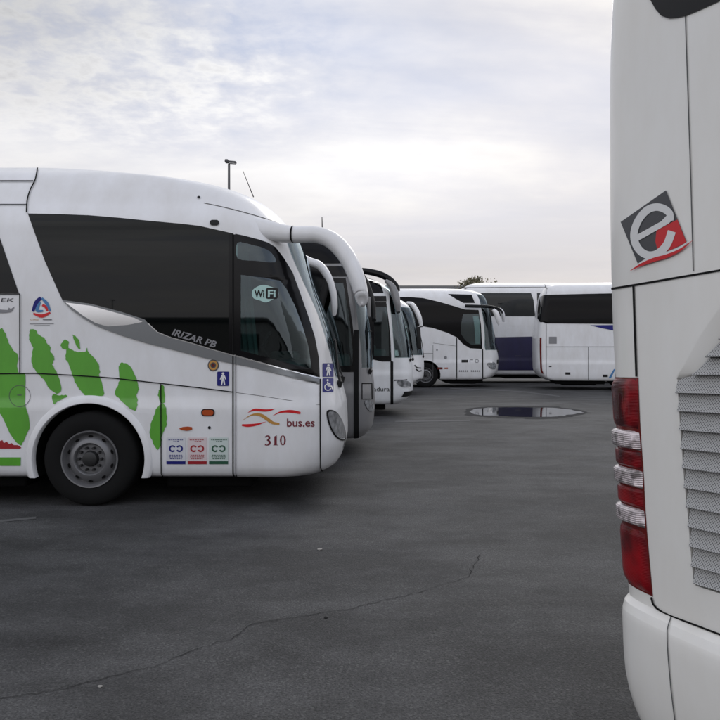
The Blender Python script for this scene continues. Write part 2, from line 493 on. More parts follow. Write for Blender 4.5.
    def wcut(s, tb, z0, z1):
        nt, nz = 28, 10
        v, f = s.nosegrid(lambda z: -tb(z), tb, z0, z1, .12, nt, nz); k = len(v)
        v2, f2 = s.nosegrid(lambda z: -tb(z), tb, z0, z1, -.16, nt, nz)
        F2 = f+[tuple(i+k for i in q[::-1]) for q in f2]; w = nt+1
        for i in range(nt):
            F2.append((i, i+1, k+i+1, k+i)); b = nz*w; F2.append((b+i, k+b+i, k+b+i+1, b+i+1))
        for j in range(nz):
            F2.append((j*w, k+j*w, k+(j+1)*w, (j+1)*w)); e = nt; F2.append((j*w+e, (j+1)*w+e, k+(j+1)*w+e, k+j*w+e))
        return tmp_obj(v+v2, F2, M['black'], s.MW)
    def patch(s, name, polys, m, off=.004, parent=None, dy=None, dx=None, smooth=False, mirror=False, label=None):
        dy = min(dy or 9, .055*s.ppm); dx = min(dx or 9, .06*s.ppm)
        if polys and not isinstance(polys[0][0], (tuple, list)): polys = [polys]
        if smooth: polys = [catmull(P, 4) for P in polys]
        V, Fc = scan(polys, dy, dx); return s.conform(name, V, Fc, m, off, parent, mirror, label)
    def conform(s, name, V, Fc, m, off, parent=None, mirror=False, label=None):
        P = []
        for x, y in V:
            p = s.hit(x, y); P.append(p+s.normal(p)*off)
        Fc = [tuple(q) for q in Fc]
        if mirror: mesh_obj(name, [Vector((p.x, -p.y, p.z)) for p in P], [q[::-1] for q in Fc], m, parent or s.root, True, 40)
        o = mesh_obj(name, P, Fc, m, parent or s.root, True, 40)
        if label: o['label'] = label
        return o
    def multi(s, name, polylist, m, off=.006, parent=None, dy=None, dx=None):
        dy = min(dy or 9, .055*s.ppm); dx = min(dx or 9, .06*s.ppm)
        """several separate pixel polygons (possibly overlapping) in ONE decal mesh"""
        V = []; Fc = []
        for i, P in enumerate(polylist):
            v, f = scan([P], dy, dx); k = len(V); V += v; Fc += [tuple(j+k for j in q) for q in f]
        return s.conform(name, V, Fc, m, off, parent)
    def text(s, name, txt, x, y, h, m, w=None, ang=0, shear=0, bold=0, off=.006, parent=None):
        cu = D.curves.new('t', 'FONT'); cu.body = txt; cu.size = 1; cu.offset = bold; cu.resolution_u = 4; cu.fill_mode = 'FRONT'
        o = D.objects.new('t', cu); COL.objects.link(o); bpy.context.view_layer.update()
        me = D.meshes.new_from_object(o.evaluated_get(bpy.context.evaluated_depsgraph_get()))
        D.objects.remove(o)
        vs = [tuple(v.co) for v in me.vertices]; fs = [tuple(p.vertices) for p in me.polygons]; D.meshes.remove(me)
        x0 = min(v[0] for v in vs); x1 = max(v[0] for v in vs); y0 = min(v[1] for v in vs); y1 = max(v[1] for v in vs)
        sc = h/(y1-y0); sx = (w/(x1-x0)) if w else sc; a = math.radians(ang); out = []
        for v in vs:
            u = (v[0]-x0)*sx+shear*(v[1]-y0)*sc; q = (v[1]-y0)*sc
            out.append((x+u*math.cos(a)+q*math.sin(a), y+u*math.sin(a)-q*math.cos(a)))
        return s.conform(name, out, [f[::-1] for f in fs], m, off, parent)
    def line(s, name, pts, w, m=None, off=.005, smooth=False, parent=None):
        return s.patch(name, stroke(pts, w/2, smooth=smooth), m or M['gap'], off, parent, dy=8, dx=10)
    def wheel(s, wx, wz=.497, r=.495, y=None, w=.29, sides=(1, -1)):
        y = y or s.hwm-.035
        for sg in sides:
            b = MB(); R = r
            pr = [(.29, .0), (.31, -.015), (R-.09, -.02), (R-.03, -.005), (R-.008, .02), (R, .05), (R, w-.05), (R-.01, w-.02), (R-.06, w), (.29, w)]
            b.lathe_y([(a, (-y+c) if sg == 1 else (y-c)) for a, c in pr], (0, 0, 0), 56)
            # tread grooves as thin dark rings stay in the tyre mesh
            W = b.obj('wheel', M['rubber'], s.root); W.location = (wx, 0, wz)
            c = MB(); q = lambda c0: (-y+c0) if sg == 1 else (y-c0)
            c.lathe_y([(.30, q(-.012)), (.298, q(-.024)), (.285, q(-.022)), (.272, q(.01)), (.262, q(.05)), (.255, q(.055)), (.225, q(.02)), (.20, q(-.005)),
                       (.17, q(-.012)), (.155, q(.0)), (.15, q(.03)), (.0, q(.03))], (0, 0, 0), 56)
            d = MB(); d.lathe_y([(.0, q(-.03)), (.06, q(-.03)), (.075, q(-.02)), (.085, q(.03))], (0, 0, 0), 28)
            for k in range(10):
                a = 2*PI*k/10; d.lathe_y([(0, q(-.025)), (.013, q(-.025)), (.015, q(.03))], (.118*math.cos(a), 0, .118*math.sin(a)), 6)
            d.obj('hub', M['hub'], W)
            nf = len(c.f)
            for k in range(10):
                a = 2*PI*(k+.5)/10; cx, cz = .236*math.cos(a), .236*math.sin(a); t = Vector((-math.sin(a), 0, math.cos(a))); rr = Vector((math.cos(a), 0, math.sin(a)))
                vs = [Vector((cx, 0, cz))+t*.026*math.cos(2*PI*j/10)+rr*.014*math.sin(2*PI*j/10)+Vector((0, q(.028 - .0) - (.0 if sg == 1 else 0), 0)) for j in range(10)]
                c.add([v+Vector((0, -.012*sg, 0)) for v in vs], [tuple(range(10))])
            mesh_obj('rim', c.v, c.f, [M['rim'], M['liner']], W, True, 50, [0]*nf+[1]*10)
    def chassis(s, x0, x1):  # boxes added below the floor to deepen the shade under the coach
        b = MB(); b.box(((x0+x1)/2, 0, s.zb-.06), (x1-x0, 2.1, .16), .03); b.box(((x0+x1)/2, 0, s.zb-.12), ((x1-x0)*.7, 1.5, .14), .03); b.obj('chassis', M['liner'], s.root)
    def cabin(s, xd, zf=1.05, seats=((-1.3, .6),), wheel=True, xs=0):
        b = MB(); b.box((xd, 0, zf+.22), (.55, 2.0, .34), .08); b.box((xd-.12, .55, zf+.42), (.35, .6, .14), .05)
        b.obj('dashboard', M['cabgrey'], s.root)
        if wheel:
            w = MB(); c = Vector((xd-.42, .6, zf+.5)); pts = []
            for k in range(25):
                a = 2*PI*k/24; pts.append(c+Vector((.18*math.sin(a)*.55, .23*math.cos(a), .23*math.sin(a))))
            w.tube(pts, .016, 8, False); w.tube([c, c+Vector((.25, 0, -.3))], .03); w.obj('steering_wheel', M['matt'], s.root)
        for x, y in seats:
            q = MB(); q.box((x, y, zf+.15), (.48, .46, .16), .05); q.box((x-.26, y, zf+.55), (.14, .46, .80), .05, (0, -.15, 0)); q.box((x-.34, y, zf+1.02), (.10, .28, .2), .04, (0, -.15, 0))
            q.obj('seat', M['seat'], s.root)
    def headlight(s, tz, m=None):
        (t0, t1, z0, z1) = tz
        for sg in (1, -1):
            nt, nz = 10, 10; v = []; f = []
            for j in range(nz+1):
                for i in range(nt+1):
                    u, w = i/nt*2-1, j/nz*2-1
                    # square to disc
                    x = u*math.sqrt(1-w*w/2); y = w*math.sqrt(1-u*u/2); r2 = min(1, x*x+y*y)
                    t = (t0+t1)/2+(t1-t0)/2*x; z = (z0+z1)/2+(z1-z0)/2*y
                    v.append(s.nosept(sg*t, z, .006+.03*(1-r2)))
            for j in range(nz):
                for i in range(nt): f.append((j*(nt+1)+i, j*(nt+1)+i+1, (j+1)*(nt+1)+i+1, (j+1)*(nt+1)+i))
            mesh_obj('headlight', v, f, m or M['head'], s.root)
    def wiper(s, t0, z0, t1, z1):
        b = MB(); P = [s.nosept(t0+(t1-t0)*i/6, z0+(z1-z0)*i/6, .035) for i in range(7)]
        b.tube(P, .012, 6); b.tube([s.nosept(t0, z0-.06, .0), s.nosept(t0, z0, .04)], .03, 8)
        b.tube([s.nosept(t1-.02+.18*(i-2)/4, z1, .028) for i in range(5)], .009, 5); b.obj('wiper', M['matt'], s.root)
    def pxp(s, px, py, Y):
        """photo position at world depth Y in coach space"""
        return s.inv @ Vector(((px-360)/F*Y, Y, CAMH+(HZ-py)/F*Y))
    def mirror(s, pts, Y0, Y1, wy, m, glass=True, name='mirror_arm', arm=None):
        P = catmull([(a, b, c, d) for (a, b, c), d in zip(pts, wy)], 5, False); L = len(P)
        out = []; wn = []; wyy = []
        for i, (px, py, th, w) in enumerate(P):
            Y = Y0+(Y1-Y0)*i/(L-1); out.append(s.pxp(px, py, Y)); wn.append(th/F*Y); wyy.append(w)
        # rounded end
        return sweep(name, out, wyy, wn, m, s.root)

def hwprof(zb, hw, top, sh=.45, belt=1.05, bulge=.02):
    return [(zb, hw-.09), (zb+.03, hw-.045), (zb+.12, hw-.012), (zb+.3, hw), (belt-.06, hw), (belt+.06, hw-bulge), (top-sh-.35, hw-bulge-.02),
            (top-sh, hw-bulge-.07), (top-sh*.6, hw-bulge-.16), (top-sh*.3, hw-bulge-.33), (top-sh*.1, hw-bulge-.6), (top-.008, .42), (top, .25)]

# ================================================================== COACH 1 (white with green claws)
c1 = Coach('coach', 'white coach with green claw marks and fleet number 310, nearest in the row', 7.5-.0, 0, 12.5,
    [(.30, -.36), (.36, -.25), (.48, -.19), (.65, -.15), (1.0, -.165), (1.15, -.20), (1.37, -.27), (1.75, -.335), (2.0, -.405), (2.41, -.55), (2.91, -.72),
     (3.10, -.86), (3.24, -1.0), (3.37, -1.22), (3.46, -1.5), (3.53, -1.85), (3.59, -2.3), (3.65, -2.8), (3.70, -3.3), (3.75, -4.2)],
    [(.305, 1.18), (.33, 1.225), (.42, 1.26), (.6, 1.27), (1.02, 1.27), (1.14, 1.25), (2.6, 1.225), (2.95, 1.20), (3.08, 1.16), (3.2, 1.10), (3.36, 1.04), (3.52, .95), (3.64, .78), (3.72, .52), (3.75, .25)],
    M['white'], a=.55, n=2.9)
WX = (88.8-360)/96
wbound = [(289, 246), (292, 255), (300, 273), (308, 291), (315, 306), (321, 322), (327, 342), (332, 359), (337, 379)]
tb1 = pchip(sorted([c1.tof(*p) for p in wbound]))
topedge = [(28, 213.7), (60, 214.3), (90, 215.5), (120, 218), (150, 221), (180, 223.7), (200, 226), (233, 233.5)]
doortop = [(235.5, 234), (245, 236), (258, 239.5), (268, 243), (275, 247.5), (283, 258), (292, 273), (300, 295), (308, 318), (314, 337), (318, 358), (319, 377.5)]
cutA = [(237.5, 240), (258, 244), (272, 250), (280, 262), (289, 277), (297, 297), (305, 320), (311, 340), (315, 360), (315.5, 372), (237.5, 350)]
c1.make_body([WX, WX-6.2, WX-7.55], wr=.585, wz=.497, cab=(1.12, 2.93), cuts=[cutA], wtb=tb1, wz0=1.33, wz1=2.89)
# windscreen
v, f = c1.nosegrid(lambda z: -tb1(z)-.012, lambda z: tb1(z)+.012, 1.32, 2.90, .003); mesh_obj('windscreen', v, f, M['wclear'], c1.root)
# passenger glass
lowedge = [(233, 355), (212.5, 349.3), (192, 343), (171, 337.5), (158, 332.3), (150, 325.5), (145, 319.5), (122, 312), (92, 304), (62.5, 300), (57, 288), (45, 261), (36, 236)]
w1 = c1.patch('window', topedge+lowedge, M['glass'], .005)
c1.line('window_divider', [(232.5, 234.5), (232.5, 354.6)], 7.5, M['black'], .007, parent=w1)
w0 = [(-8.5, 213), (19, 293), (-120, 293), (-120, 213)]
c1.patch('window', w0, M['glass'], .005)
for k in range(4): c1.patch('window', [(-124-165*k, 213), (-124-165*k, 293), (-285-165*k, 293), (-285-165*k, 213)], M['glass'], .005)
# door: lower leaf, black window frame with two panes
door = c1.patch('door', [(236, 363.5), (319.5, 385), (319.8, 477.5), (236, 477.5)], M['white'], .004)
q1 = catmull([(237.5, 243), (250, 244.5), (264, 248.5), (272, 254), (275, 262.5), (256, 261), (237.8, 258.5)], 3)
q2 = [(241, 275), (262, 277.5), (280, 281), (286, 289), (294, 305), (302, 326), (308, 347), (311, 369), (275, 359.5), (241, 350.5)]
fr = c1.patch('window_frame', [doortop+[(235.5, 355)], q1, q2], M['black'], .012, door)
c1.patch('quarter_pane', q1, M['clear'], .0105, door); c1.patch('door_pane', q2, M['clear'], .0105, door)
# wifi sticker on the door pane
wf = c1.patch('wifi_sticker', catmull([(253, 290), (258, 286.5), (264, 285), (270, 286.5), (277, 290), (278, 296), (272, 300), (266, 302.5), (260, 300.5), (254, 298.5), (252, 294)], 3), M['wifi'], .0125)
c1.text('lettering', 'Wi', 254.5, 297.5, 7.5, M['black'], w=10, bold=.03, off=.0145, parent=wf)
c1.patch('badge', rrect(266, 288, 278, 299, 2), M['black'], .0138, wf)
c1.text('lettering', 'Fi', 268, 297.5, 7.5, M['wifi'], w=7.5, bold=.03, off=.0152, parent=wf)
# silver blade
blade = [(62.5, 300), (92, 304), (122, 312), (145, 319.5), (150, 325.5), (158, 332.5), (171, 337.5), (192, 343.2), (212.5, 349.5), (233, 355.3), (319, 378.5), (319.3, 384.5), (250, 367), (205, 358), (178, 351), (150, 344), (122, 335.5), (107, 330), (96, 325.5), (85, 319), (72, 310)]
bl = c1.patch('silver_blade', blade, M['steel'], .0135)
c1.patch('blade_reflection', [(66, 302.5), (92, 306), (110, 311), (135, 318), (143, 322), (128, 325), (108, 326.5), (96, 323), (84, 316)], M['chrome'], .015, bl, label='bright reflection on the upper silver blade, laid on as chrome')  # bright reflection on the upper blade, laid on as a chrome patch
c1.line('chrome_line', [(148, 323), (158, 332.3), (171, 337.5), (192, 343.2), (212.5, 349.5), (233, 355.3), (319, 378.5)], .9, M['chrome'], .016, parent=bl)
c1.text('lettering', 'IRIZAR PB', 171.5, 335.0, 6.8, M['lettergrey'], w=45, ang=16.5, shear=.25, bold=.025, off=.009)
# panel gaps and the door crease
gp = [[(20.3, 294), (20.4, 373)], [(-120, 373.7), (0, 373.6), (35, 373.2), (70, 375), (100, 377), (115, 378.2), (160, 383.2), (200, 387.8), (233, 392)],
      [(161.2, 384), (161.5, 478)], [(-120, 294), (20.3, 294)]]
P = [stroke(g, .55, smooth=False) for g in gp]+[stroke([(233.2, 234), (233.2, 478)], .7, smooth=False), stroke([(236, 355), (236, 478)], .35, smooth=False),
     stroke([(319.3, 379), (319.8, 477.5)], .55, smooth=False)]
P += [stroke([(37.8, 168.8), (36.5, 177), (35, 182), (30.5, 191), (27.7, 201), (27, 213)], .65), stroke([(-120, 181.6), (0, 181.6), (34, 181.6)], .5, smooth=False), stroke([(-120, 205), (27.4, 205)], .4, smooth=False)]
c1.multi('panel_gap', P, M['gap'], .0145)
c1.line('door_line', [(236.2, 392.5), (262, 396), (290, 400.5), (319.5, 405)], .5, M['softgap'], .0055)  # crease across the door, its shade drawn as a thin grey line
# green claws
cl = [
 [(-25, 345), (-8, 331), (0, 328.7), (3, 329), (6.2, 335), (10, 345), (16, 353), (18.5, 356), (17, 366), (20, 373), (26, 375.5), (25.7, 404), (30, 424), (24, 441), (20, 445), (12.5, 437), (2.5, 417), (-5, 408), (-25, 395)],
 [(30, 331), (32.5, 328.9), (36, 330), (38, 334), (43.7, 337.5), (47.5, 343.7), (50, 345.5), (51, 352), (54.5, 357.5), (52.5, 364), (55, 369), (60, 379.5), (61.4, 390), (57.5, 393.5), (50, 388.7), (45, 381), (40, 375.5), (33, 367), (32, 357.5), (33, 347), (29.6, 340)],
 [(53, 394.5), (60, 395), (67.5, 395.3), (64.5, 398.3), (59, 400.6), (53.8, 404)],
 [(61.3, 344), (65.5, 339.8), (68.7, 342.5), (68.7, 347.5), (75, 351), (80, 352), (86, 351), (87.5, 347.8), (89, 352.5), (96, 360), (99.8, 369), (99.5, 376), (102.5, 384), (103.3, 395.5), (87, 396), (82.5, 392.5), (76, 384), (72.5, 375), (69, 365), (65.5, 357.5), (66.8, 351), (62.2, 347.8)],
 [(72.5, 334.3), (76, 337), (79.5, 341.2), (80.5, 349.5), (76, 345), (74, 340)],
 [(119, 366.5), (122.5, 362.5), (130, 366), (135, 375), (138.8, 387), (136.8, 395), (137.6, 402.5), (135, 410.5), (127.5, 406.5), (120.5, 399.5), (115.3, 394.5), (116.3, 388.5), (119.5, 380)],
 [(159.5, 389), (162, 384.5), (164.5, 390), (165, 402), (160.5, 402.5), (158.2, 395)],
 [(156, 410), (160, 404.5), (165, 405), (167, 422), (164, 430), (161.5, 440), (160, 447), (156.5, 449), (151, 437.5), (150.3, 427.5), (154, 416)]]
for P in cl:
    P2 = catmull(P, 4); P2 = [(x+random.uniform(-.55, .55), y+random.uniform(-.5, .5)) for x, y in P2]
    c1.patch('claw_mark', P2, M['green'], .0045, dy=3, dx=8)
c1.patch('red_band', [(-120, 437), (-6, 439), (0, 441), (2.5, 440), (4, 443), (7, 441.5), (9, 444), (12, 443), (14, 445), (18, 445), (21.5, 447.5), (20, 448.7), (-120, 448.7)], M['red'], .005)
c1.patch('green_stripe', [(-120, 457.3), (21, 457.3), (20.8, 465.8), (-120, 465.8)], M['green'], .0045)
c1.patch('fuel_flap_ring', [ell(20, 396, 10.8, 11), ell(20, 396, 10.3, 10.5)], M['softgap'], .007)
c1.line('flap_slot', [(17.5, 395), (22, 395)], .8, M['softgap'], .007)
# wheel arch lip
for k, xw in enumerate((WX, WX-6.2, WX-7.55)):
    b = MB(); prof = []; n = 48; vs = []; fs = []
    a0, a1 = math.radians(-19), math.radians(199)
    sec = [(.583, .06), (.583, -.020), (.590, -.027), (.640, -.022), (.655, -.010), (.660, -.002), (.668, .004), (.668, .02)]
    for i in range(n+1):
        a = a0+(a1-a0)*i/n
        for r, o_ in sec: vs.append((xw+r*math.cos(a), -1.262+o_, max(.307, .497+r*math.sin(a))))
    m_ = len(sec)
    for i in range(n):
        for j in range(m_-1): fs.append((i*m_+j, i*m_+j+1, (i+1)*m_+j+1, (i+1)*m_+j))
    mesh_obj('wheel_arch', vs, fs, M['white'], c1.root, True, 50)
    c1.wheel(xw)
# info stickers
for k, (x0, mm, bg, bar) in enumerate(((166.6, 'blue', 'sticker', 'blue'), (187.8, 'red', 'pinksticker', 'red'), (209.2, 'dgreen', 'greensticker', 'dgreen'))):
    st = c1.patch('info_sticker', [(x0, 437.5), (x0+19, 437.5), (x0+19, 464), (x0, 464)], M[bg], .0055,
                  label='%s notice sticker with two interlocked rings' % ('blue', 'red', 'green')[k])
    c1.patch('bar', [(x0, 461), (x0+19, 461), (x0+19, 464), (x0, 464)], M[bar], .007, st)
    c1.patch('ring', ring(x0+6, 448.6, 1.9, 3.5, 40, 330, 14), M[mm], .007, st); c1.patch('ring', ring(x0+13, 448.6, 1.9, 3.5, -150, 150, 14), M[mm], .007, st)
    for yy, wd in ((439.8, 15), (441.3, 5), (455, 13), (456.8, 14), (458.6, 12)):
        tx = []
        cx = x0+9.5-wd/2
        while cx < x0+9.5+wd/2-.5:
            ww = random.uniform(1, 2.2); tx.append([(cx, yy-.35), (cx+ww, yy-.35), (cx+ww, yy+.35), (cx, yy+.35)]); cx += ww+.6
        c1.multi('small_print', tx, M[mm] if k != 1 else M['red'], .007, st)
def person_icon(c, cx, top, h, parent, off=.008):
    s = h/20
    c.multi('pictogram', [ell(cx, top+2*s, 2*s, 2*s, 12), [(cx-2.6*s, top+4.6*s), (cx+2.6*s, top+4.6*s), (cx+5*s, top+11*s), (cx+4*s, top+11.6*s), (cx+2.2*s, top+8*s), (cx+2.2*s, top+12*s),
        (cx+3.4*s, top+19.5*s), (cx+1.4*s, top+19.5*s), (cx, top+13*s), (cx-1.4*s, top+19.5*s), (cx-3.4*s, top+19.5*s), (cx-2.2*s, top+12*s), (cx-2.2*s, top+8*s), (cx-4*s, top+11.6*s), (cx-5*s, top+11*s)]], M['logowhite'], off, parent)
s1 = c1.patch('passenger_sign', rrect(217.3, 371.5, 229, 385.8, 1), M['blue'], .0065); person_icon(c1, 223.2, 372.3, 12.8, s1)
s2 = c1.patch('passenger_sign', rrect(322.4, 363.3, 333, 377, .8), M['blue'], .0065); person_icon(c1, 327.8, 364.2, 12, s2)
s3 = c1.patch('wheelchair_sign', rrect(322.4, 378.3, 333, 392, .8), M['blue'], .0065)
c1.multi('pictogram', [ell(327, 380.4, 1.1, 1.1, 10), stroke([(327, 382), (327.4, 386), (331, 386.3), (332, 389.3)], .65, smooth=False), stroke([(327.2, 384), (330, 384.2)], .5, smooth=False),
    ring(327.3, 387.3, 2.7, 3.6, 20, 270, 14)], M['logowhite'], .008, s3)
em = c1.patch('round_emblem', ell(213.4, 365.3, 5.6, 5.8, 24), M['dgrey'], .0065)
c1.patch('emblem_ring', [ell(213.4, 365.3, 4.6, 4.8, 24), ell(213.4, 365.3, 2.8, 2.9, 24)], M['gold'], .008, em); c1.patch('emblem_centre', ell(213.4, 365.3, 1.6, 1.6, 14), M['redlens'], .008, em)
c1.patch('side_marker_light', rrect(201.3, 408.8, 214.8, 416.2, 3.2), M['matt'], .007)
c1.patch('side_marker_lens', rrect(202.5, 409.8, 213.6, 415.2, 2.4), M['amber'], .012)
c1.patch('orange_reflector', [(179, 428.6), (183, 426.8), (188, 426.4), (192.3, 427), (192.3, 429.6), (187, 430.7), (182, 430)], M['amber'], .009)
c1.patch('keyhole', ell(209.5, 427.5, 1.5, 1.5, 12), M['gap'], .007)
c1.patch('roof_vent', rrect(210, 220.3, 219.2, 225.6, 2.5), M['matt'], .012); c1.patch('roof_bolt', ell(199, 197.6, 1.6, 1.2, 12), M['matt'], .012)
# bus.es waves
lg = c1.patch('operator_logo', stroke([(248, 412.5), (252, 410.5), (256, 409.6), (264, 410.3), (270, 410), (275, 408.6)], [.1, .8, 1.2, 1.2, .9, .1]), M['crimson'], .007)
c1.patch('wave', stroke([(273, 415.6), (279, 412.5), (286, 411.3), (293, 411.5), (300.5, 413)], [.1, .7, 1.2, 1.5, 1.1]), M['crimson'], .007, lg)
c1.patch('wave', stroke([(242, 425), (247, 425.4), (253, 425), (259, 423.8), (266, 421.6)], [.9, 1.4, 1.3, .8, .1]), M['crimson'], .007, lg)
c1.patch('wave', stroke([(243, 420), (250, 415.6), (256, 414.2), (262, 415.5), (268, 419.5), (273, 422.8), (279.5, 423.8)], [.1, .5, 1.1, 1.6, 1.7, 1.4, .9]), M['gold'], .0075, lg)
c1.text('lettering', 'bus.es', 287, 426.7, 8.2, M['maroon'], w=27.5, bold=.012, off=.007)
# fleet number 310 with serifs
n3 = [stroke([(265.3, 437.2), (267, 435.8), (268.8, 436.2), (269.4, 437.9), (268.4, 439.6), (267, 440.1)], [.7, .5, .8, 1.0, .7, .3]),
      stroke([(267, 440.1), (269, 440.8), (269.8, 442.5), (268.8, 444.4), (266.8, 445.0), (265, 444.4)], [.3, .8, 1.1, .8, .5, .8]),
      [(274.2, 436.6), (276.8, 435.2), (276.8, 444.4), (278.4, 445.2), (272.8, 445.2), (274.4, 444.4), (274.4, 437.4)]]
c1.multi('fleet_number', n3+[[p for p in ell(282.9, 440.2, 2.9, 5.0, 24, 90, 270)]+[p for p in ell(282.7, 440.2, 1.1, 4.2, 24, 90, 270)][::-1], ell(282.9, 440.2, 2.9, 5.0, 24, -90, 90)+ell(283.1, 440.2, 1.1, 4.2, 24, -90, 90)[::-1]], M['maroon'], .007)
# triangular emblem
em = c1.patch('triangle_emblem', stroke([(41.2, 297.8), (36.5, 302.5), (33, 311.5)], [1.6, 2.0, 1.2]), M['blue'], .006)
c1.patch('band', stroke([(33.5, 313.5), (42, 316), (50.5, 312.5)], [.8, 1.7, .9]), M['crimson'], .0065, em)
c1.patch('band', stroke([(42, 298), (47, 303.5), (50.5, 311)], [1.0, 1.6, .7]), M['lblue'], .0065, em)
c1.patch('band', stroke([(40.5, 302), (38, 307), (37.5, 310.8), (43.5, 310.8)], [.8, 1.4, 1.4, .8]), M['lblue'], .007, em)
c1.patch('band', stroke([(42.5, 305), (46, 307), (47.5, 311)], [1.2, 1.3, 1.0]), M['crimson'], .007, em)
c1.text('lettering', 'CTAN - 0031'[:4], 30.5, 320.4, 1.6, M['gold'], w=8, off=.006)
c1.multi('small_print', [stroke([(30, 323.8), (54, 323.6)], .3, smooth=False), stroke([(34, 325.4), (50, 325.2)], .2, smooth=False), stroke([(43, 319.5), (52, 319.5)], .6, smooth=False)], M['lettergrey'], .006)
c1.text('lettering', 'EK', 1, 301.8, 3.6, M['dgrey'], w=13, shear=.3, off=.006)
c1.multi('greyhound_mark', [[(-12, 308.5), (0, 309.5), (8, 310), (9, 307.5), (11, 309), (15, 306.4), (13.5, 309.5), (11.5, 312), (6, 313), (0, 313), (-12, 312)]], M['lettergrey'], .006)
# front end
hl = [(326.5, 411), (331, 409.8), (336, 412), (340.5, 418), (343.5, 425), (345.3, 433), (345.3, 439.5), (341, 440.5), (335, 436.5), (330, 428), (327, 419)]
hh = c1.patch('headlight', catmull(hl, 3), M['matt'], .006, mirror=True)
hi = [(335.7+(x-335.7)*.88, 425+(y-425)*.90) for x, y in catmull(hl, 3)]
c1.patch('lens', hi, M['head'], .014, hh, mirror=True)
c1.patch('chrome_patch', [(342.8, 447), (345.5, 441.5), (346.4, 442), (345.2, 449), (343, 453)], M['chrome'], .006)  # small vertical chrome patch below the headlight, no lamp
c1.line('fairing_line', [(204, 203), (225, 207.5), (250, 214), (272, 221), (290, 228)], .7, M['softgap'], .003, smooth=True)
c1.wiper(.22, 1.27, .02, 1.75); c1.wiper(-.2, 1.27, -.4, 1.75)
ct = c1.tof(338.5, 380)[1]
v, f = c1.nosegrid(-ct, ct, 1.22, 1.335, .006, 24, 4); mesh_obj('cowl_panel', v, f, M['matt'], c1.root)
c1.mirror([(250, 224, 8.0), (266, 229, 9.5), (280, 233, 9.2), (294, 234.6, 8.5), (305, 234.5, 8.3), (318, 235, 8.2), (331, 240, 8.6), (342, 250, 8.8), (351, 264, 8.6), (357, 279, 8.2), (361.0, 293, 7.2), (361.7, 297.5, 6.5), (362, 300.8, 5.0), (362.1, 302.8, 2.8), (362.1, 303.8, .5)], 7.66, 7.42,
          [.03, .07, .09, .10, .10, .10, .11, .13, .15, .16, .15, .13, .10, .055, .01], M['white'], name='mirror')
c1.mirror([(293.7, 234.6, 8.62), (294.1, 234.6, 8.62), (294.5, 234.6, 8.62)], 7.602, 7.600, [.103]*3, M['gap'], name='mirror_joint')
mf = c1.mirror([(303, 257, 3), (310, 261.5, 4.0), (320, 266, 4.2), (328, 277, 4.0), (333, 292, 3.6), (334.5, 306, 3.2), (334.3, 314, 2.2)], 10.0, 10.15, [.06, .09, .12, .13, .13, .12, .08], M['white'], name='mirror')
b = MB(); b.box(c1.pxp(324, 293, 10.08), (.10, .2, .50), .04, (0, .28, 0)); g = b.obj('mirror_back', M['matt'], c1.root)
c1.chassis(WX+.75, -1.15); c1.chassis(WX-5.4, WX-.75); c1.cabin(-.85, 1.12, ((-1.75, .62), (-2.25, -.65), (-2.3, .1)))
b = MB()
for i in range(6): b.tube([(-1.25-.035*i, -.96+.02*(i % 2), 2.85), (-1.12-.03*i, -.97+.02*(i % 2), 1.55)], .022, 6)
b.obj('curtain', M['curtain'], c1.root)
b = MB(); b.tube([c1.pxp(253.5, 197, 8.4), c1.pxp(243, 171, 8.5)], [.006, .003], 6); b.obj('antenna', M['matt'], c1.root)
c1.line('sill_trim', [(240, 478.8), (262, 479), (290, 478.8), (318, 478.6)], 1.0, M['steel'], .004)

def tbf(c, pts): return pchip(sorted(c.tof(*p) for p in pts))
# ================================================================== COACH 2 (silver grey)
def simple_front(c, tb, z0, z1, mat_=None, band=None):
    v, f = c.nosegrid(lambda z: -tb(z)-.012, lambda z: tb(z)+.012, z0-.01, z1+.01, .003); mesh_obj('windscreen', v, f, M['wclear'], c.root)
c2 = Coach('coach', 'silver grey coach right behind the coach with green claw marks', 10.6, 0, 12,
    [(.30, .10), (.45, .21), (.8, .24), (1.2, .22), (1.6, .19), (2.0, .155), (2.35, .10), (2.7, .02), (3.0, -.10), (3.2, -.3), (3.36, -.6), (3.44, -1.1), (3.47, -1.8)],
    hwprof(.30, 1.26, 3.47, .35), M['silver'], a=.42, n=3.2)
tb2 = tbf(c2, [(350.5, 272), (355, 300), (358.5, 325), (361.5, 350), (362.5, 372)])
c2.make_body([-2.7, -8.8], cab=(1.15, 3.05), wtb=tb2, wz0=1.36, wz1=2.98, cuts=[[(322, 281), (344, 281), (350, 315), (354, 350), (354, 368), (322, 368)]])
simple_front(c2, tb2, 1.36, 2.98)
c2.patch('upper_window', [(200, 237), (341, 238), (345.5, 263.5), (200, 263.5)], M['dglass'], .006)
c2.line('window_rail', [(300, 265.3), (345.5, 265.3)], 1.8, M['silver'], .008)
d2 = c2.patch('door_window_frame', [[(300, 266.5), (345.8, 266.5), (347.5, 277), (353, 310), (357, 350), (357.5, 372), (300, 372)], [(324, 283), (343, 283), (349, 315), (352.5, 350), (352.5, 366), (324, 366)]], M['black'], .006)
c2.patch('door_pane', [(324, 283), (343, 283), (349, 315), (352.5, 350), (352.5, 366), (324, 366)], M['clear'], .007)
c2.patch('window', [(100, 268), (298, 268), (298, 368), (100, 368)], M['dglass'], .006)
c2.line('pillar_trim', [(328, 277.3), (346.5, 277.5)], 1.4, M['silver'], .009)
c2.line('front_pillar', [(347, 278), (350.5, 300), (354, 325), (357, 350), (358.3, 374)], 3.2, M['silver'], .010)
c2.line('door_line', [(356, 330), (356.2, 441)], 4.6, M['gap'], .012)
v = [(361.5, 383), (372, 383), (372.5, 399.5), (361.5, 399.5)]
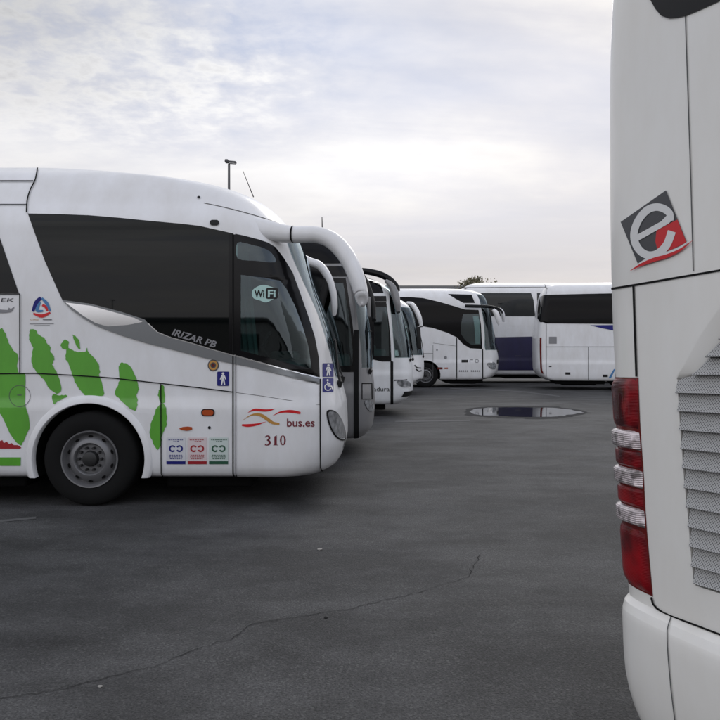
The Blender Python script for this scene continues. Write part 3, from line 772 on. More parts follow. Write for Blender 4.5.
c2.patch('service_panel', [v, [(362.3, 384), (371.3, 384), (371.6, 398.7), (362.3, 398.7)]], M['gap'], .006)
c2.patch('headlight', catmull([(364, 401.5), (369, 400), (373, 404), (373, 411), (368, 410)], 3), M['head'], .01, mirror=True); c2.wiper(.5, 1.32, .3, 1.9)
c2.mirror([(352, 268, 2), (362, 276, 3), (369, 290, 3), (372.5, 305, 3), (374, 320, 2.2)], 10.7, 10.5, [.04, .08, .11, .11, .08], M['matt'], name='mirror')
b = MB(); b.box(c2.pxp(369, 307, 10.42), (.05, .05, .3), .02); b.obj('mirror_edge', M['silver'], c2.root)
c2.chassis(-1.95, -.35); c2.chassis(-8, -3.5); c2.cabin(-.45, 1.15, ((-1.3, .6), (-1.9, -.6))); c2.wheel(-2.7); c2.wheel(-8.8)
b = MB(); b.tube([c2.pxp(322.5, 240, 11.7), c2.pxp(322, 217, 11.7)], [.012, .006], 6); b.obj('antenna', M['matt'], c2.root)

# ================================================================== COACH 3
c3 = Coach('coach', 'white coach with black roof band and lettered door, third in the row', 16.8, 0, 12,
    [(.30, 1.0), (.42, 1.18), (.6, 1.30), (1.0, 1.31), (1.41, 1.27), (2.09, 1.12), (2.82, .92), (3.05, .74), (3.2, .5), (3.34, .15), (3.43, -.3), (3.5, -1.2)],
    hwprof(.30, 1.26, 3.5, .34), M['cool'], a=.5, n=3)
tb3 = tbf(c3, [(387.5, 290), (390, 303), (392.5, 325), (394.5, 345), (395.5, 361)])
c3.make_body([-1.6, -7.7], cab=(1.2, 3.0), wtb=tb3, wz0=1.4, wz1=3.1, cuts=[[(373, 305), (387, 305), (389.5, 330), (390, 357), (373, 357)]], xcab=-1.4)
simple_front(c3, tb3, 1.4, 3.1)
c3.patch('roof_band', [(300, 272), (362, 272), (375, 273), (383, 276), (386, 279), (300, 278.2)], M['black'], .008)
c3.patch('upper_window', [(300, 281), (378, 281), (381.5, 287), (383.5, 292.8), (300, 292.8)], M['dglass'], .006)
c3.patch('window_band', [(300, 296), (386, 296), (386.5, 301.5), (300, 301.5)], M['black'], .006)
c3.patch('door_window_frame', [[(365, 302), (387, 302), (390, 330), (391.3, 361.5), (382, 361.5), (371, 359), (365, 359)], [(374, 307), (386.5, 307), (388.5, 330), (389, 356), (374, 356)]], M['black'], .006)
c3.patch('door_pane', [(374, 307), (386.5, 307), (388.5, 330), (389, 356), (374, 356)], M['clear'], .007)
c3.patch('window', [(200, 303), (363, 303), (363, 359), (200, 359)], M['dglass'], .006)
c3.line('front_pillar', [(387.3, 302), (390, 322), (392, 342), (393, 362)], 2.2, M['cool'], .01)
c3.line('door_line', [(391.8, 361), (391.9, 405.3)], 2.8, M['gap'], .01)
c3.text('lettering', 'adura', 373.5, 391.2, 4.4, M['matt'], w=16, off=.008)
c3.patch('bumper_line', stroke([(394, 380.3), (407, 379.7)], .6, smooth=False), M['gap'], .006)
c3.patch('headlight', catmull([(397, 381), (404, 380.5), (409.3, 382), (410.2, 387), (404, 387.5), (399, 385)], 3), M['head'], .01, mirror=True); c3.wiper(.5, 1.36, .2, 2.1); c3.wiper(.1, 1.36, -.2, 2.1)
v, f = c3.nosegrid(-.8, .8, .48, .6, .008, 20, 3); mesh_obj('lower_grille', v, f, M['matt'], c3.root)
c3.mirror([(358, 270.5, 3.0), (368, 271.6, 3.2), (380, 274.4, 3.4), (389, 279, 3.3), (395.6, 285.2, 2.8), (398.6, 291, 1.8)], 17.0, 16.9, [.05, .05, .06, .07, .07, .05], M['black'], name='mirror_arm')
c3.mirror([(386, 281, 2), (391.5, 286, 3.4), (395, 294, 4.0), (397.3, 304, 3.4), (398.4, 312.5, 2)], 16.9, 16.8, [.10, .14, .15, .15, .1], M['silver'], name='mirror')
c3.chassis(-.9, .6); c3.chassis(-7, -2.4); c3.cabin(.35, 1.2, ((-.45, .6), (-1.0, -.5))); c3.wheel(-1.6); c3.wheel(-7.7)

# ================================================================== COACH 4
c4 = Coach('coach', 'mostly hidden white coach with a white curved mirror, fourth in the row', 24, 0, 12,
    [(.33, 1.75), (.42, 2.0), (.6, 2.2), (1.0, 2.22), (1.4, 2.17), (2.1, 2.05), (2.6, 1.92), (3.0, 1.72), (3.2, 1.5), (3.35, 1.1), (3.42, .3)],
    hwprof(.33, 1.26, 3.42, .35), M['white'], a=.6, n=2.7)
tb4 = tbf(c4, [(401, 308), (404, 320), (407, 340), (408.5, 357)])
c4.make_body([-.6, -6.8], cab=(1.2, 2.95), wtb=tb4, wz0=1.36, wz1=2.95, xcab=-.2)
simple_front(c4, tb4, 1.36, 2.95)
c4.patch('window', [(300, 303), (398, 303), (404, 350), (300, 350)], M['dglass'], .006)
c4.patch('headlight', catmull([(416.5, 379.5), (421, 378.5), (422.5, 381), (418, 383.5)], 3), M['head'], .01, mirror=True); c4.wiper(.3, 1.32, .1, 2.0)
c4.multi('front_mark', [stroke([(414.5, 365), (417, 367.5), (421, 368)], .5), stroke([(416, 369), (418.5, 371), (421.5, 370.6)], .6)], M['matt'], .008)
c4.mirror([(407.5, 303, 1.5), (412, 304.5, 2.2), (416, 310, 2.4), (419.5, 318, 2.3), (421.5, 326.5, 1.6)], 23.8, 23.6, [.10, .16, .18, .18, .1], M['white'], name='mirror')
b = MB(); b.box(c4.pxp(419, 338, 23.7), (.12, .25, .75), .05, (0, -.06, 0)); b.obj('mirror_back', M['matt'], c4.root)
c4.chassis(.1, 1.5); c4.cabin(1.15, 1.2, ((.35, .6),)); c4.wheel(-.6); c4.wheel(-6.8)

# ================================================================== COACH 5
c5 = Coach('coach', 'white coach with swooping black window band and black mirror arm, at the far end', 28.5, 0, 12,
    [(.32, 5.1), (.42, 5.4), (.7, 5.6), (1.15, 5.63), (1.69, 5.52), (2.72, 5.36), (3.3, 5.22), (3.7, 5.02), (3.85, 4.75), (3.95, 4.3), (4.0, 3.5)],
    hwprof(.32, 1.27, 4.0, .4), M['white'], a=.6, n=2.9)
tb5 = tbf(c5, [(478, 296), (481.5, 308), (484.5, 328), (485.5, 350)])
pane5 = [(463, 314), (479, 314), (480.5, 330), (480.8, 345), (471, 344.5), (465, 340), (461, 334), (461, 325)]
c5.make_body([2.6, -3.5], cab=(1.35, 3.75), wtb=tb5, wz0=1.5, wz1=3.7, cuts=[pane5], xcab=3.0)
simple_front(c5, tb5, 1.5, 3.7)
band5 = [(330, 297), (402, 297), (412, 297.2), (423, 298), (440, 302), (457, 307), (465, 309.5), (478.5, 310), (481, 325), (482.3, 349), (470, 348.3), (463, 344), (457, 337.5), (448, 333), (433, 328), (421.7, 326), (330, 325)]
wb5 = c5.patch('window_band', [band5, pane5], M['dglass'], .006, dx=6)
c5.patch('door_pane', pane5, M['clear'], .007)
c5.patch('upper_window', [(448, 294), (471.5, 294.7), (475, 303), (463.5, 303), (456, 299)], M['dglass'], .006)
c5.line('door_line', [(456.7, 338), (456.8, 379.5)], .9, M['gap'], .008); c5.line('door_line', [(482.6, 349), (482.8, 379.5)], 1.1, M['gap'], .008)
c5.multi('panel_gap', [stroke([(433, 345), (433, 379)], .18, smooth=False), stroke([(420, 353.5), (433, 353.5)], .18, smooth=False), stroke([(433, 343), (456, 346)], .15, smooth=False)], M['softgap'], .006)
c5.patch('fuel_cap', ell(445.5, 357.5, 1.5, 1.6, 12), M['lettergrey'], .008); c5.patch('fuel_cap', ell(437, 350, .9, .9, 10), M['lettergrey'], .008)
c5.patch('side_marker_light', [(437.5, 367.3), (442.5, 367.3), (442.5, 369.3), (437.5, 369.3)], M['redlens'], .008)
c5.patch('orange_reflector', [(444.5, 367.5), (448, 367.5), (448, 369), (444.5, 369)], M['amber'], .008)
c5.multi('lettering', [[(461.5, 359.8), (468, 359.8), (468, 362.4), (461.5, 362.4)], stroke([(470, 362.3), (470, 359.8), (473, 359.8)], .3, smooth=False)], M['matt'], .009)
c5.patch('lettering', [ell(476.8, 361, 2.1, 1.8, 14), ell(476.8, 361, 1.5, 1.2, 14)], M['lettergrey'], .009)
tx = []
for i, cx in enumerate([459.5+2.0*k for k in range(11)]):
    if i != 5: tx.append(ell(cx, 371, .8, 1.0, 6))
c5.multi('lettering', tx, M['lettergrey'], .009)
c5.patch('headlight', catmull([(487, 363.5), (493, 362), (496, 364.5), (495, 369), (490, 368.5)], 3), M['head'], .01, mirror=True); c5.wiper(.3, 1.45, .1, 2.2)
v, f = c5.nosegrid(-.6, .6, .95, 1.1, .01, 16, 2); mesh_obj('front_grille', v, f, M['matt'], c5.root)
c5.mirror([(465, 306, 1.6), (478, 306.3, 1.6), (490, 306.8, 1.5), (499, 309, 1.2), (502.5, 313, .9)], 28.3, 28.1, [.06]*5, M['black'], name='mirror_arm')
c5.mirror([(493, 309.5, 1.6), (496.0, 313, 2.5), (498, 319, 2.4), (499.5, 325, 1.4)], 28.1, 28.1, [.08, .14, .14, .08], M['white'], name='mirror')
c5.mirror([(499.5, 308.5, 1.2), (502, 312, 1.8), (503.3, 317, 1.7), (503.7, 322, 1.0)], 30.6, 30.6, [.08, .14, .14, .08], M['white'], name='mirror')
c5.chassis(3.4, 4.9); c5.chassis(-2.7, 1.8); c5.cabin(4.7, 1.35, ((3.9, .6), (3.7, -.5))); c5.wheel(2.6); c5.wheel(-3.5)

# ================================================================== COACH 6 (navy flank)
c6 = Coach('coach', 'tall white coach with a dark navy lower flank, behind the far end of the row', 31.8, 0, 12.2,
    [(.38, 16.0), (.5, 16.2), (1.2, 16.3), (2.5, 16.2), (3.6, 16.0), (4.2, 15.8), (4.5, 15.2)],
    hwprof(.38, 1.27, 4.52, .4), M['white'], xr=[(.38, 4.6), (3.6, 4.5), (4.2, 4.62), (4.4, 4.9), (4.52, 5.4)])
c6.make_body([13.3, 8.8 + 10 - 10 - 1.2]) if False else c6.make_body([13.4])
c6.patch('window', [(463, 293), (531, 293), (533.5, 300), (535.3, 316.3), (463, 316.3)], M['lglass'], .006)
c6.patch('window', [(537, 293), (700, 293), (700, 316.3), (537.5, 316.3)], M['lglass'], .006)
c6.patch('luggage_hatch', [(480, 337.5), (536, 336.5), (536, 370.3), (480, 370.3)], M['navy'], .006, label='dark navy lower flank panel')
c6.multi('panel_gap', [stroke([(463, 287.6), (560, 287)], .22, smooth=False), stroke([(515, 356), (521, 356)], .3, smooth=False)], M['softgap'], .008)
tx = []
for i in range(14): tx.append(ell(504+2.2*i, 325.5+.3*(i % 2), .5, .6, 6))
c6.multi('lettering', tx, M['logowhite'], .008)
c6.wheel(13.4, wz=.5); c6.chassis(5.4, 12.5) 

# ================================================================== COACH 7
yaw7 = math.radians(-9)
p7 = Vector(((536.5-360)/F*27.0, 27.0, 0)); fw = Vector((math.cos(yaw7), math.sin(yaw7), 0)); lf = Vector((-math.sin(yaw7), math.cos(yaw7), 0))
r7 = p7+lf*1.27+fw*12
c7 = Coach('coach', 'white coach with rounded dark side window and blue swoosh beside the navy flank', 0, 0, 12,
    [(.36, -.2), (.5, -.05), (1.2, 0), (1.8, -.1), (3.4, -.5), (3.8, -.8), (4.0, -1.5)],
    hwprof(.36, 1.27, 4.08, .4), M['white'], yaw=yaw7, root=tuple(r7), ar=.3, nr=3,
    xr=[(.36, -11.6), (.5, -11.85), (.8, -12.0), (1.8, -12.02), (2.6, -11.95), (3.5, -11.8), (3.9, -11.6), (4.08, -11.2)])
c7.make_body([-8.6, -2.8])
w7 = [(541, 296.5), (545, 294.8), (600, 293.6), (760, 291), (760, 325), (545, 323.3), (540, 322), (537.6, 318), (538, 309), (539.3, 300)]
c7.patch('window', w7, M['dglass'], .014)
c7.line('window_divider', [(546.3, 295), (546.3, 323)], .7, M['matt'], .008)
c7.multi('panel_gap', [stroke([(546, 283), (546.3, 294)], .25, smooth=False), stroke([(546.3, 324), (546.3, 377)], .25, smooth=False), stroke([(546.5, 346.8), (700, 346.8)], .25, smooth=False), stroke([(588.3, 347), (588.3, 380)], .25, smooth=False)], M['softgap'], .007)
c7.patch('vent_grille', [(549, 336.7), (556.7, 336.7), (556.7, 343.7), (549, 343.7)], M['lettergrey'], .008)
c7.patch('blue_swoosh', [(590, 325.2), (612, 325), (640, 324.5), (640, 333), (612, 330.2), (601, 328)], M['blue'], .008)
c7.patch('blue_slash', [(608.5, 378), (613.5, 369.5), (616, 368), (611, 378)], M['lblue'], .008)
c7.patch('side_marker_light', [(565.3, 372.3), (570.3, 372.3), (570.3, 374.6), (565.3, 374.6)], M['matt'], .008)
c7.patch('side_marker_light', [(602.8, 374.6), (607.8, 374.6), (607.8, 377), (602.8, 377)], M['matt'], .008)
c7.patch('keyhole', [(549, 366), (551.5, 366), (551.5, 367), (549, 367)], M['gap'], .008)
# tail lamp on the rear corner
b = MB(); v = []; f = []
for j in range(13):
    z = .62+1.35*j/12
    for i in range(5):
        q = .955+.035*i/4; p = Vector((c7.xrear(q, z), -q*c7.hw(z), z)); n_ = c7.normal(p); v.append(p+n_*.012)
for j in range(12):
    for i in range(4): f.append((j*5+i, j*5+i+1, (j+1)*5+i+1, (j+1)*5+i))
mesh_obj('tail_light', v, f, M['redlens'], c7.root)
c7.chassis(-11.3, -9.5); c7.chassis(-7.8, -3.6); c7.wheel(-8.6); c7.wheel(-2.8)

# ================================================================== COACH 8 (rear corner, right edge of the photo)
yaw8 = math.atan2(374, 720); fw = Vector((math.cos(yaw8), math.sin(yaw8), 0)); lf = Vector((-math.sin(yaw8), math.cos(yaw8), 0))
cor = Vector((.845, 2.56, 0)); rr = cor-lf*1.27+fw*12
c8 = Coach('coach', 'off white coach with red tail lamp, grey louvres and a large e logo', 0, 0, 12,
    [(.2, -.3), (.5, -.05), (1.2, 0), (1.8, -.1), (3.4, -.5), (3.8, -.8), (4.0, -1.5)],
    [(.22, .95), (.27, 1.06), (.34, 1.12), (.42, 1.17), (.55, 1.205), (.74, 1.215), (.80, 1.222), (1.2, 1.243), (1.9, 1.264), (2.4, 1.262), (3.0, 1.256), (3.3, 1.20), (3.5, 1.08), (3.62, .8), (3.68, .4)],
    M['offwhite'], yaw=yaw8, roll=math.radians(-2.1), root=(rr.x, rr.y, .045), ar=.16, nr=2.6,
    xr=[(.22, -11.93), (.27, -11.985), (.36, -12.03), (.6, -12.05), (.74, -12.045), (.785, -12.025), (.80, -12.0), (.83, -12.0), (1.9, -12.0), (2.6, -11.985), (3.2, -11.93), (3.5, -11.8), (3.68, -11.4)])
c8.miss = True
# recess for the louvres is cut along the coach axis
v, f = c8.loft(sorted(set(c8.cuts()+[.7, .74, .76, .785, .80, .815, .83]))); c8.body = mesh_obj('body', v, f, [c8.paint, M['liner']], c8.root, True, 30)
bpy.context.view_layer.update()
rec = [(677, 378.6), (680, 373.5), (686, 364.5), (693, 352), (700, 338.5), (709, 325), (720, 310), (736, 288)]
rin = [(677.3, 379), (690, 377.5), (697, 371.5), (703, 362.5), (708.5, 353.5), (715, 343.5), (727, 329), (743, 307)]
recb = [(695.5, 585.5), (693, 578), (690, 545), (687.5, 513), (684, 480), (679.5, 420)]
A = [c8.hit(*p) for p in rec]; B = [c8.hit(*p) for p in recb]
A2 = [(p.y, p.z) for p in A]; B2 = [(p.y, p.z) for p in B]
ztop = A2[-1][1]; zbot = B2[0][1]
half = A2+[(0, ztop)]; lower = [(0, zbot-.0)]+B2
R = A2+[(-y, z) for y, z in A2[::-1]]+[(-y, z) for y, z in B2[::-1]]+B2
n = len(R); vs = [(-12.3, y, z) for y, z in R]+[(-11.88, y, z) for y, z in R]
boolean(c8.body, tmp_obj(vs, [tuple(range(n)), tuple(range(2*n-1, n-1, -1))]+[(k, (k+1) % n, n+(k+1) % n, n+k) for k in range(n)], M['offwhite'], c8.MW))
for wx in (-8.7, -2.8):
    for sg in (1, -1):
        n = 40; y0, y1 = sorted((sg*(1.27+.2), sg*(1.27-.5)))
        vs = [(wx+.585*math.cos(2*PI*k/n), y, .5+.585*math.sin(2*PI*k/n)) for y in (y0, y1) for k in range(n)]
        boolean(c8.body, tmp_obj(vs, [(k, (k+1) % n, n+(k+1) % n, n+k) for k in range(n)]+[tuple(range(n)), tuple(range(2*n-1, n-1, -1))], M['liner'], c8.MW))
me = c8.body.data
for p in me.polygons: p.use_smooth = True
me.set_sharp_from_angle(angle=math.radians(28))
mesh_obj('grille_back', [(-11.89, -1.0, zbot-.02), (-11.89, 1.0, zbot-.02), (-11.89, 1.0, ztop+.02), (-11.89, -1.0, ztop+.02)], [(0, 1, 2, 3)], M['liner'], c8.root)
# louvres
ys_px = [292, 308.5, 325.5, 342.5, 359.5, 377, 395.5, 414, 433, 452, 471.3, 491, 510, 529.5, 548.5, 567.5, 587]
zs = [c8.hit(692, y).z for y in ys_px]
edge = sorted([(p.z, p.y+.004) for p in (c8.hit(*q) for q in rin)]+[(z, y-.003) for y, z in B2]); eb = lambda z: next((a[1]+(b[1]-a[1])*(z-a[0])/(b[0]-a[0]+1e-9) for a, b in zip(edge, edge[1:]) if a[0] <= z <= b[0]), edge[0][1] if z < edge[0][0] else edge[-1][1])
for a, b_ in zip(zs, zs[1:]):
    z1, z0 = a, max(b_, zbot+.001); dz = z1-z0
    pr = [(-11.962, z1+.004), (-11.965, z1-dz*.12), (-11.973, z1-dz*.48), (-11.980, z1-dz*.78), (-11.984, z1-dz*.86), (-11.980, z1-dz*.90), (-11.92, z1-dz*.76)]
    v = []; f = []
    for x, z in pr:
        e = max(.3, eb(z)-.002); v += [(x, e, z), (x, -e, z)]
    for i in range(len(pr)-1): f.append((2*i, 2*i+1, 2*i+3, 2*i+2))
    mesh_obj('louvre', v, f, M['perf'], c8.root)
# raised moulding above the louvres: a sloping bevel
outer = rec; inner = rin
Vv = []
for (p, q) in zip(outer, inner):
    a = c8.hit(*p); b_ = c8.hit(*q)
    Vv += [Vector((a.x-.0015, a.y+.004, a.z+.004)), Vector((a.x-.0015, a.y, a.z)), Vector((b_.x+.020, b_.y, b_.z)), Vector((b_.x+.09, b_.y, b_.z))]
f = []
for i in range(len(outer)-1):
    for j in range(3): f.append((i*4+j, (i+1)*4+j, (i+1)*4+j+1, i*4+j+1))
mesh_obj('grille_moulding', Vv, f, M['offwhite'], c8.root, True, 50)
mesh_obj('grille_moulding', [Vector((p.x, -p.y, p.z)) for p in Vv], [q[::-1] for q in f], M['offwhite'], c8.root, True, 50)
# gaps
c8.line('panel_gap', [(612, 288.8), (640, 284.2), (680, 277.3), (760, 263.6)], 2.1, M['gap'], .003, )
c8.line('panel_gap', [(686, 15.5), (688.5, 90), (691.5, 180), (694, 271)], 1.1, M['softgap'], .003)
c8.line('panel_gap', [(634, 285.5), (635.3, 325), (637, 376.5)], 2.1, M['gap'], .003)
c8.line('panel_gap', [(652, 597), (654, 604), (657.5, 608), (664, 612.5), (671.7, 616), (695, 624.5), (720, 634), (760, 649.5)], 2.0, M['gap'], .004)
c8.line('panel_gap', [(671.7, 617), (669.5, 624), (668, 631), (668.3, 645), (669.5, 662), (672, 690), (677, 730)], 1.1, M['softgap'], .004)
win = [(640, -60), (645, -20), (651, 0), (656, 9), (662, 16), (669.5, 18.7), (678, 18), (686, 16), (698, 11), (716, 3), (740, -9), (790, -36), (790, -60)]
wq = [c8.hit(*p) for p in win[2:-3]]; wq = [(p.y, -p.z) for p in wq]; zt8 = 3.25
loop = [(1.08, -zt8), (1.12, -3.05)]+wq+[(-a, b_) for a, b_ in wq[::-1]]+[(-1.12, -3.05), (-1.08, -zt8)]
V_, F_ = scan([loop], .05, .06)
mesh_obj('rear_window', [(c8.xrear(abs(a)/c8.hw(-b_), -b_)-.004, a, -b_) for a, b_ in V_], F_, M['matt'], c8.root)
# e logo
sx = lambda x, y: (600+x/6, 170+y/6)
e1 = c8.patch('e_logo', [sx(128, 312), sx(400, 122), sx(525, 435), sx(430, 478), sx(330, 515), sx(232, 565)], M['dgrey'], .003, dy=3, dx=4)
c8.patch('red_field', [sx(345, 362), sx(470, 298), sx(525, 435), sx(430, 480), sx(356, 500), sx(338, 430)], M['crimson'], .004, e1, dy=3, dx=4)
es = [(434, 306), (425, 262), (390, 233), (340, 223), (285, 245), (236, 305), (212, 375), (218, 435), (250, 487), (300, 512), (355, 500), (408, 448), (438, 368)]
c8.patch('letter_e', stroke([sx(*p) for p in es], [2.6, 3.6, 3.8, 3.8, 3.8, 3.7, 3.7, 3.8, 3.9, 3.9, 3.9, 3.9, 4.1], k=5), M['logowhite'], .005, e1, dy=2, dx=4)
c8.patch('letter_bar', [sx(232, 388), sx(405, 292), sx(445, 298), sx(420, 322), sx(238, 425)], M['logowhite'], .0055, e1, dy=2, dx=4)
c8.patch('letter_join', [sx(380, 303), sx(420, 262), sx(452, 298), sx(405, 326)], M['logowhite'], .0058, e1, dy=2, dx=4)
c8.patch('white_swoosh', stroke([sx(228, 570), sx(300, 535), sx(400, 505), sx(480, 470), sx(545, 425)], [.3, 1.6, 1.8, 1.2, .3]), M['logowhite'], .006, e1, dy=2, dx=4)
c8.patch('red_swoosh', stroke([sx(188, 607), sx(250, 572), sx(330, 540), (600+410/6, 170+517/6), sx(490, 480), sx(565, 424)], [.1, 1.2, 2.0, 1.8, 1.2, .1]), M['crimson'], .007, e1, dy=2, dx=4)
# tail lamp: a moulded stack wrapped round the corner
RE = pchip([(378, 638.6), (428, 640.5), (470, 643.6), (513, 645.8), (563, 650), (600, 653.5)])
ZR = sorted([(lambda p: (p.z, math.asin(min(1, (p.y/c8.hw(p.z)))**(c8.nr/2))))(c8.hit(RE(y), y)) for y in range(372, 604, 6)])
fR = pchip(ZR)
def lamp(z0, z1, bul, d0=0.0):
    v = []; f = []; nx, ny = 16, 10
    for j in range(ny+1):
        z = z0+(z1-z0)*j/ny
        for i in range(nx+1):
            fa = fR(z)+d0; a = fa+(PI/2*.985-fa)*i/nx; h = c8.hw(z)
            p = Vector((c8.xr(z)+c8.ar-c8.ar*max(0, math.cos(a))**(2/c8.nr), h*math.sin(a)**(2/c8.nr), z)); n_ = c8.normal(p)
            e = min(1, min(j, ny-j)/1.5)*min(1, min(i, nx-i)/1.2)
            v.append(p+n_*(.001+bul*math.sqrt(e)))
    for j in range(ny):
        for i in range(nx): f.append((j*(nx+1)+i, (j+1)*(nx+1)+i, (j+1)*(nx+1)+i+1, j*(nx+1)+i+1))
    return v, f
def build_tail(sg):
    yz = lambda y: c8.hit(RE(y), y).z
    segs = [(379, 431, 'tail', .014), (431, 451, 'clearlens', .024), (451, 470, 'tail', .014), (470, 489.3, 'clearlens', .024), (489.3, 509.5, 'tail', .014), (509.5, 529, 'clearlens', .024), (529, 595, 'tail', .014)]
    fl = lambda V: [Vector((p.x, sg*p.y, p.z)) for p in V]
    v, f = lamp(yz(596.5), yz(377.5), .006); H = mesh_obj('tail_light', fl(v), f, M['redlens'], c8.root)
    for a, b_, m, bu in segs:
        v, f = lamp(yz(b_), yz(a), bu, .006); mesh_obj('red_lens' if m == 'tail' else 'clear_lens', fl(v), f, M[m], H, True, 40)
for sg in (1, -1): build_tail(sg)
for wx in (-8.7, -2.8): c8.wheel(wx, wz=.47, sides=(1, -1))

# ================================================================== setting
def asphalt():
    m, nt, b = mat('asphalt')
    tc = N(nt, 'ShaderNodeTexCoord'); L = nt.links.new
    def noise(scale, det=6, rough=.6, sc=(1, 1, 1)):
        mp = N(nt, 'ShaderNodeMapping'); mp.inputs['Scale'].default_value = sc; L(tc.outputs['Object'], mp.inputs['Vector'])
        n_ = N(nt, 'ShaderNodeTexNoise'); n_.inputs['Scale'].default_value = scale; n_.inputs['Detail'].default_value = det; n_.inputs['Roughness'].default_value = rough
        L(mp.outputs['Vector'], n_.inputs['Vector']); return n_
    big = noise(.35, 5, .6, (.6, 1.6, 1)); mid = noise(2.2, 8, .7, (.6, 1.2, 1)); fine = noise(75, 4, .75)
    grit = N(nt, 'ShaderNodeTexVoronoi'); grit.inputs['Scale'].default_value = 110; L(tc.outputs['Object'], grit.inputs['Vector'])
    r1 = N(nt, 'ShaderNodeValToRGB'); r1.color_ramp.elements[0].position = .33; r1.color_ramp.elements[1].position = .68
    r1.color_ramp.elements[0].color = (.043, .043, .044, 1); r1.color_ramp.elements[1].color = (.068, .068, .069, 1); L(big.outputs['Fac'], r1.inputs['Fac'])
    r2 = N(nt, 'ShaderNodeMapRange'); r2.inputs['From Min'].default_value = .3; r2.inputs['From Max'].default_value = .7; r2.inputs['To Min'].default_value = .72; r2.inputs['To Max'].default_value = 1.25; L(mid.outputs['Fac'], r2.inputs['Value'])
    r3 = N(nt, 'ShaderNodeMapRange'); r3.inputs['From Min'].default_value = .32; r3.inputs['From Max'].default_value = .68; r3.inputs['To Min'].default_value = .35; r3.inputs['To Max'].default_value = 1.9; L(fine.outputs['Fac'], r3.inputs['Value'])
    m1 = N(nt, 'ShaderNodeMath', operation='MULTIPLY'); L(r2.outputs['Result'], m1.inputs[0]); L(r3.outputs['Result'], m1.inputs[1])
    vm = N(nt, 'ShaderNodeVectorMath', operation='SCALE'); L(r1.outputs['Color'], vm.inputs[0]); L(m1.outputs[0], vm.inputs['Scale'])
    chips = N(nt, 'ShaderNodeTexVoronoi'); chips.inputs['Scale'].default_value = 95; L(tc.outputs['Object'], chips.inputs['Vector'])
    cs = N(nt, 'ShaderNodeSeparateColor'); L(chips.outputs['Color'], cs.inputs[0])
    cr = N(nt, 'ShaderNodeValToRGB'); cr.color_ramp.elements[0].position = .80; cr.color_ramp.elements[1].position = .97; cr.color_ramp.elements[0].color = (0, 0, 0, 1); cr.color_ramp.elements[1].color = (.50, .50, .50, 1); L(cs.outputs[0], cr.inputs['Fac'])
    mc = N(nt, 'ShaderNodeMix', data_type='RGBA'); L(cr.outputs['Color'], mc.inputs[0]); L(vm.outputs[0], mc.inputs[6]); mc.inputs[7].default_value = (.14, .14, .138, 1)
    st = noise(1.0, 8, .72, (.6, 1.0, 1)); sr = N(nt, 'ShaderNodeValToRGB'); sr.color_ramp.elements[0].position = .42; sr.color_ramp.elements[1].position = .60; sr.color_ramp.elements[0].color = (.62, .62, .62, 1); sr.color_ramp.elements[1].color = (1.12, 1.12, 1.12, 1); L(st.outputs['Fac'], sr.inputs['Fac'])
    mm = N(nt, 'ShaderNodeMix', data_type='RGBA'); mm.blend_type = 'MULTIPLY'; mm.inputs[0].default_value = 1; L(mc.outputs[2], mm.inputs[6]); L(sr.outputs['Color'], mm.inputs[7])
    so_ = noise(.9, 3, .5, (1, 1, 1)); sr2 = N(nt, 'ShaderNodeValToRGB'); sr2.color_ramp.elements[0].position = .62; sr2.color_ramp.elements[1].position = .70; sr2.color_ramp.elements[0].color = (1, 1, 1, 1); sr2.color_ramp.elements[1].color = (.68, .68, .68, 1); L(so_.outputs['Fac'], sr2.inputs['Fac'])
    m4 = N(nt, 'ShaderNodeMix', data_type='RGBA'); m4.blend_type = 'MULTIPLY'; m4.inputs[0].default_value = 1; L(mm.outputs[2], m4.inputs[6]); L(sr2.outputs['Color'], m4.inputs[7])
    L(m4.outputs[2], b.inputs['Base Color'])
    ad = N(nt, 'ShaderNodeMath', operation='ADD'); L(fine.outputs['Fac'], ad.inputs[0]); L(grit.outputs['Distance'], ad.inputs[1])
    bp = N(nt, 'ShaderNodeBump'); bp.inputs['Strength'].default_value = .6; bp.inputs['Distance'].default_value = .006; L(ad.outputs[0], bp.inputs['Height']); L(bp.outputs['Normal'], b.inputs['Normal'])
    rg = N(nt, 'ShaderNodeMapRange'); rg.inputs['To Min'].default_value = .62; rg.inputs['To Max'].default_value = .95; L(mid.outputs['Fac'], rg.inputs['Value']); L(rg.outputs['Result'], b.inputs['Roughness'])
    b.inputs['Specular IOR Level'].default_value = .35
    return m
M['asphalt'] = asphalt()
g = mesh_obj('asphalt_ground', [(-600, -600, 0), (600, -600, 0), (600, 900, 0), (-600, 900, 0)], [(0, 1, 2, 3)], M['asphalt'], None, False); tag(g, 'dark worn asphalt of the coach park', 'ground', kind='structure')
def gp_(px, py, z=0): Y = CAMH*F/(py-HZ); return ((px-360)/F*Y, Y, z)
def flat(name, pxpoly, m, z, label, cat):
    V, Fc = scan([pxpoly], 3, 20); o = mesh_obj(name, [gp_(x, y, z) for x, y in V], Fc, m, None, False); return o
pm, nt, b = mat('still_water'); b.inputs['Base Color'].default_value = (.012, .012, .013, 1); b.inputs['Roughness'].default_value = .04; b.inputs['Specular IOR Level'].default_value = .9
pud = [(470, 412), (474, 409.6), (486, 408.2), (505, 407.6), (530, 407.8), (552, 408.2), (568, 409.5), (578, 411.6), (583, 413), (572, 414.6), (560, 416.3), (540, 417.2), (515, 416.8), (498, 416), (482, 415.4), (472, 414.2)]
dm = simple('damp_asphalt', (.040, .040, .041), .9, spec=.1)
dr = flat('damp_patch', [(525+(x-525)*1.12+random.uniform(-4, 4), 412+(y-412)*1.35+random.uniform(-.3, .3)) for x, y in catmull(pud, 4)], dm, .004, '', ''); tag(dr, 'damp dark asphalt around the shallow puddle', 'damp patch', kind='structure')
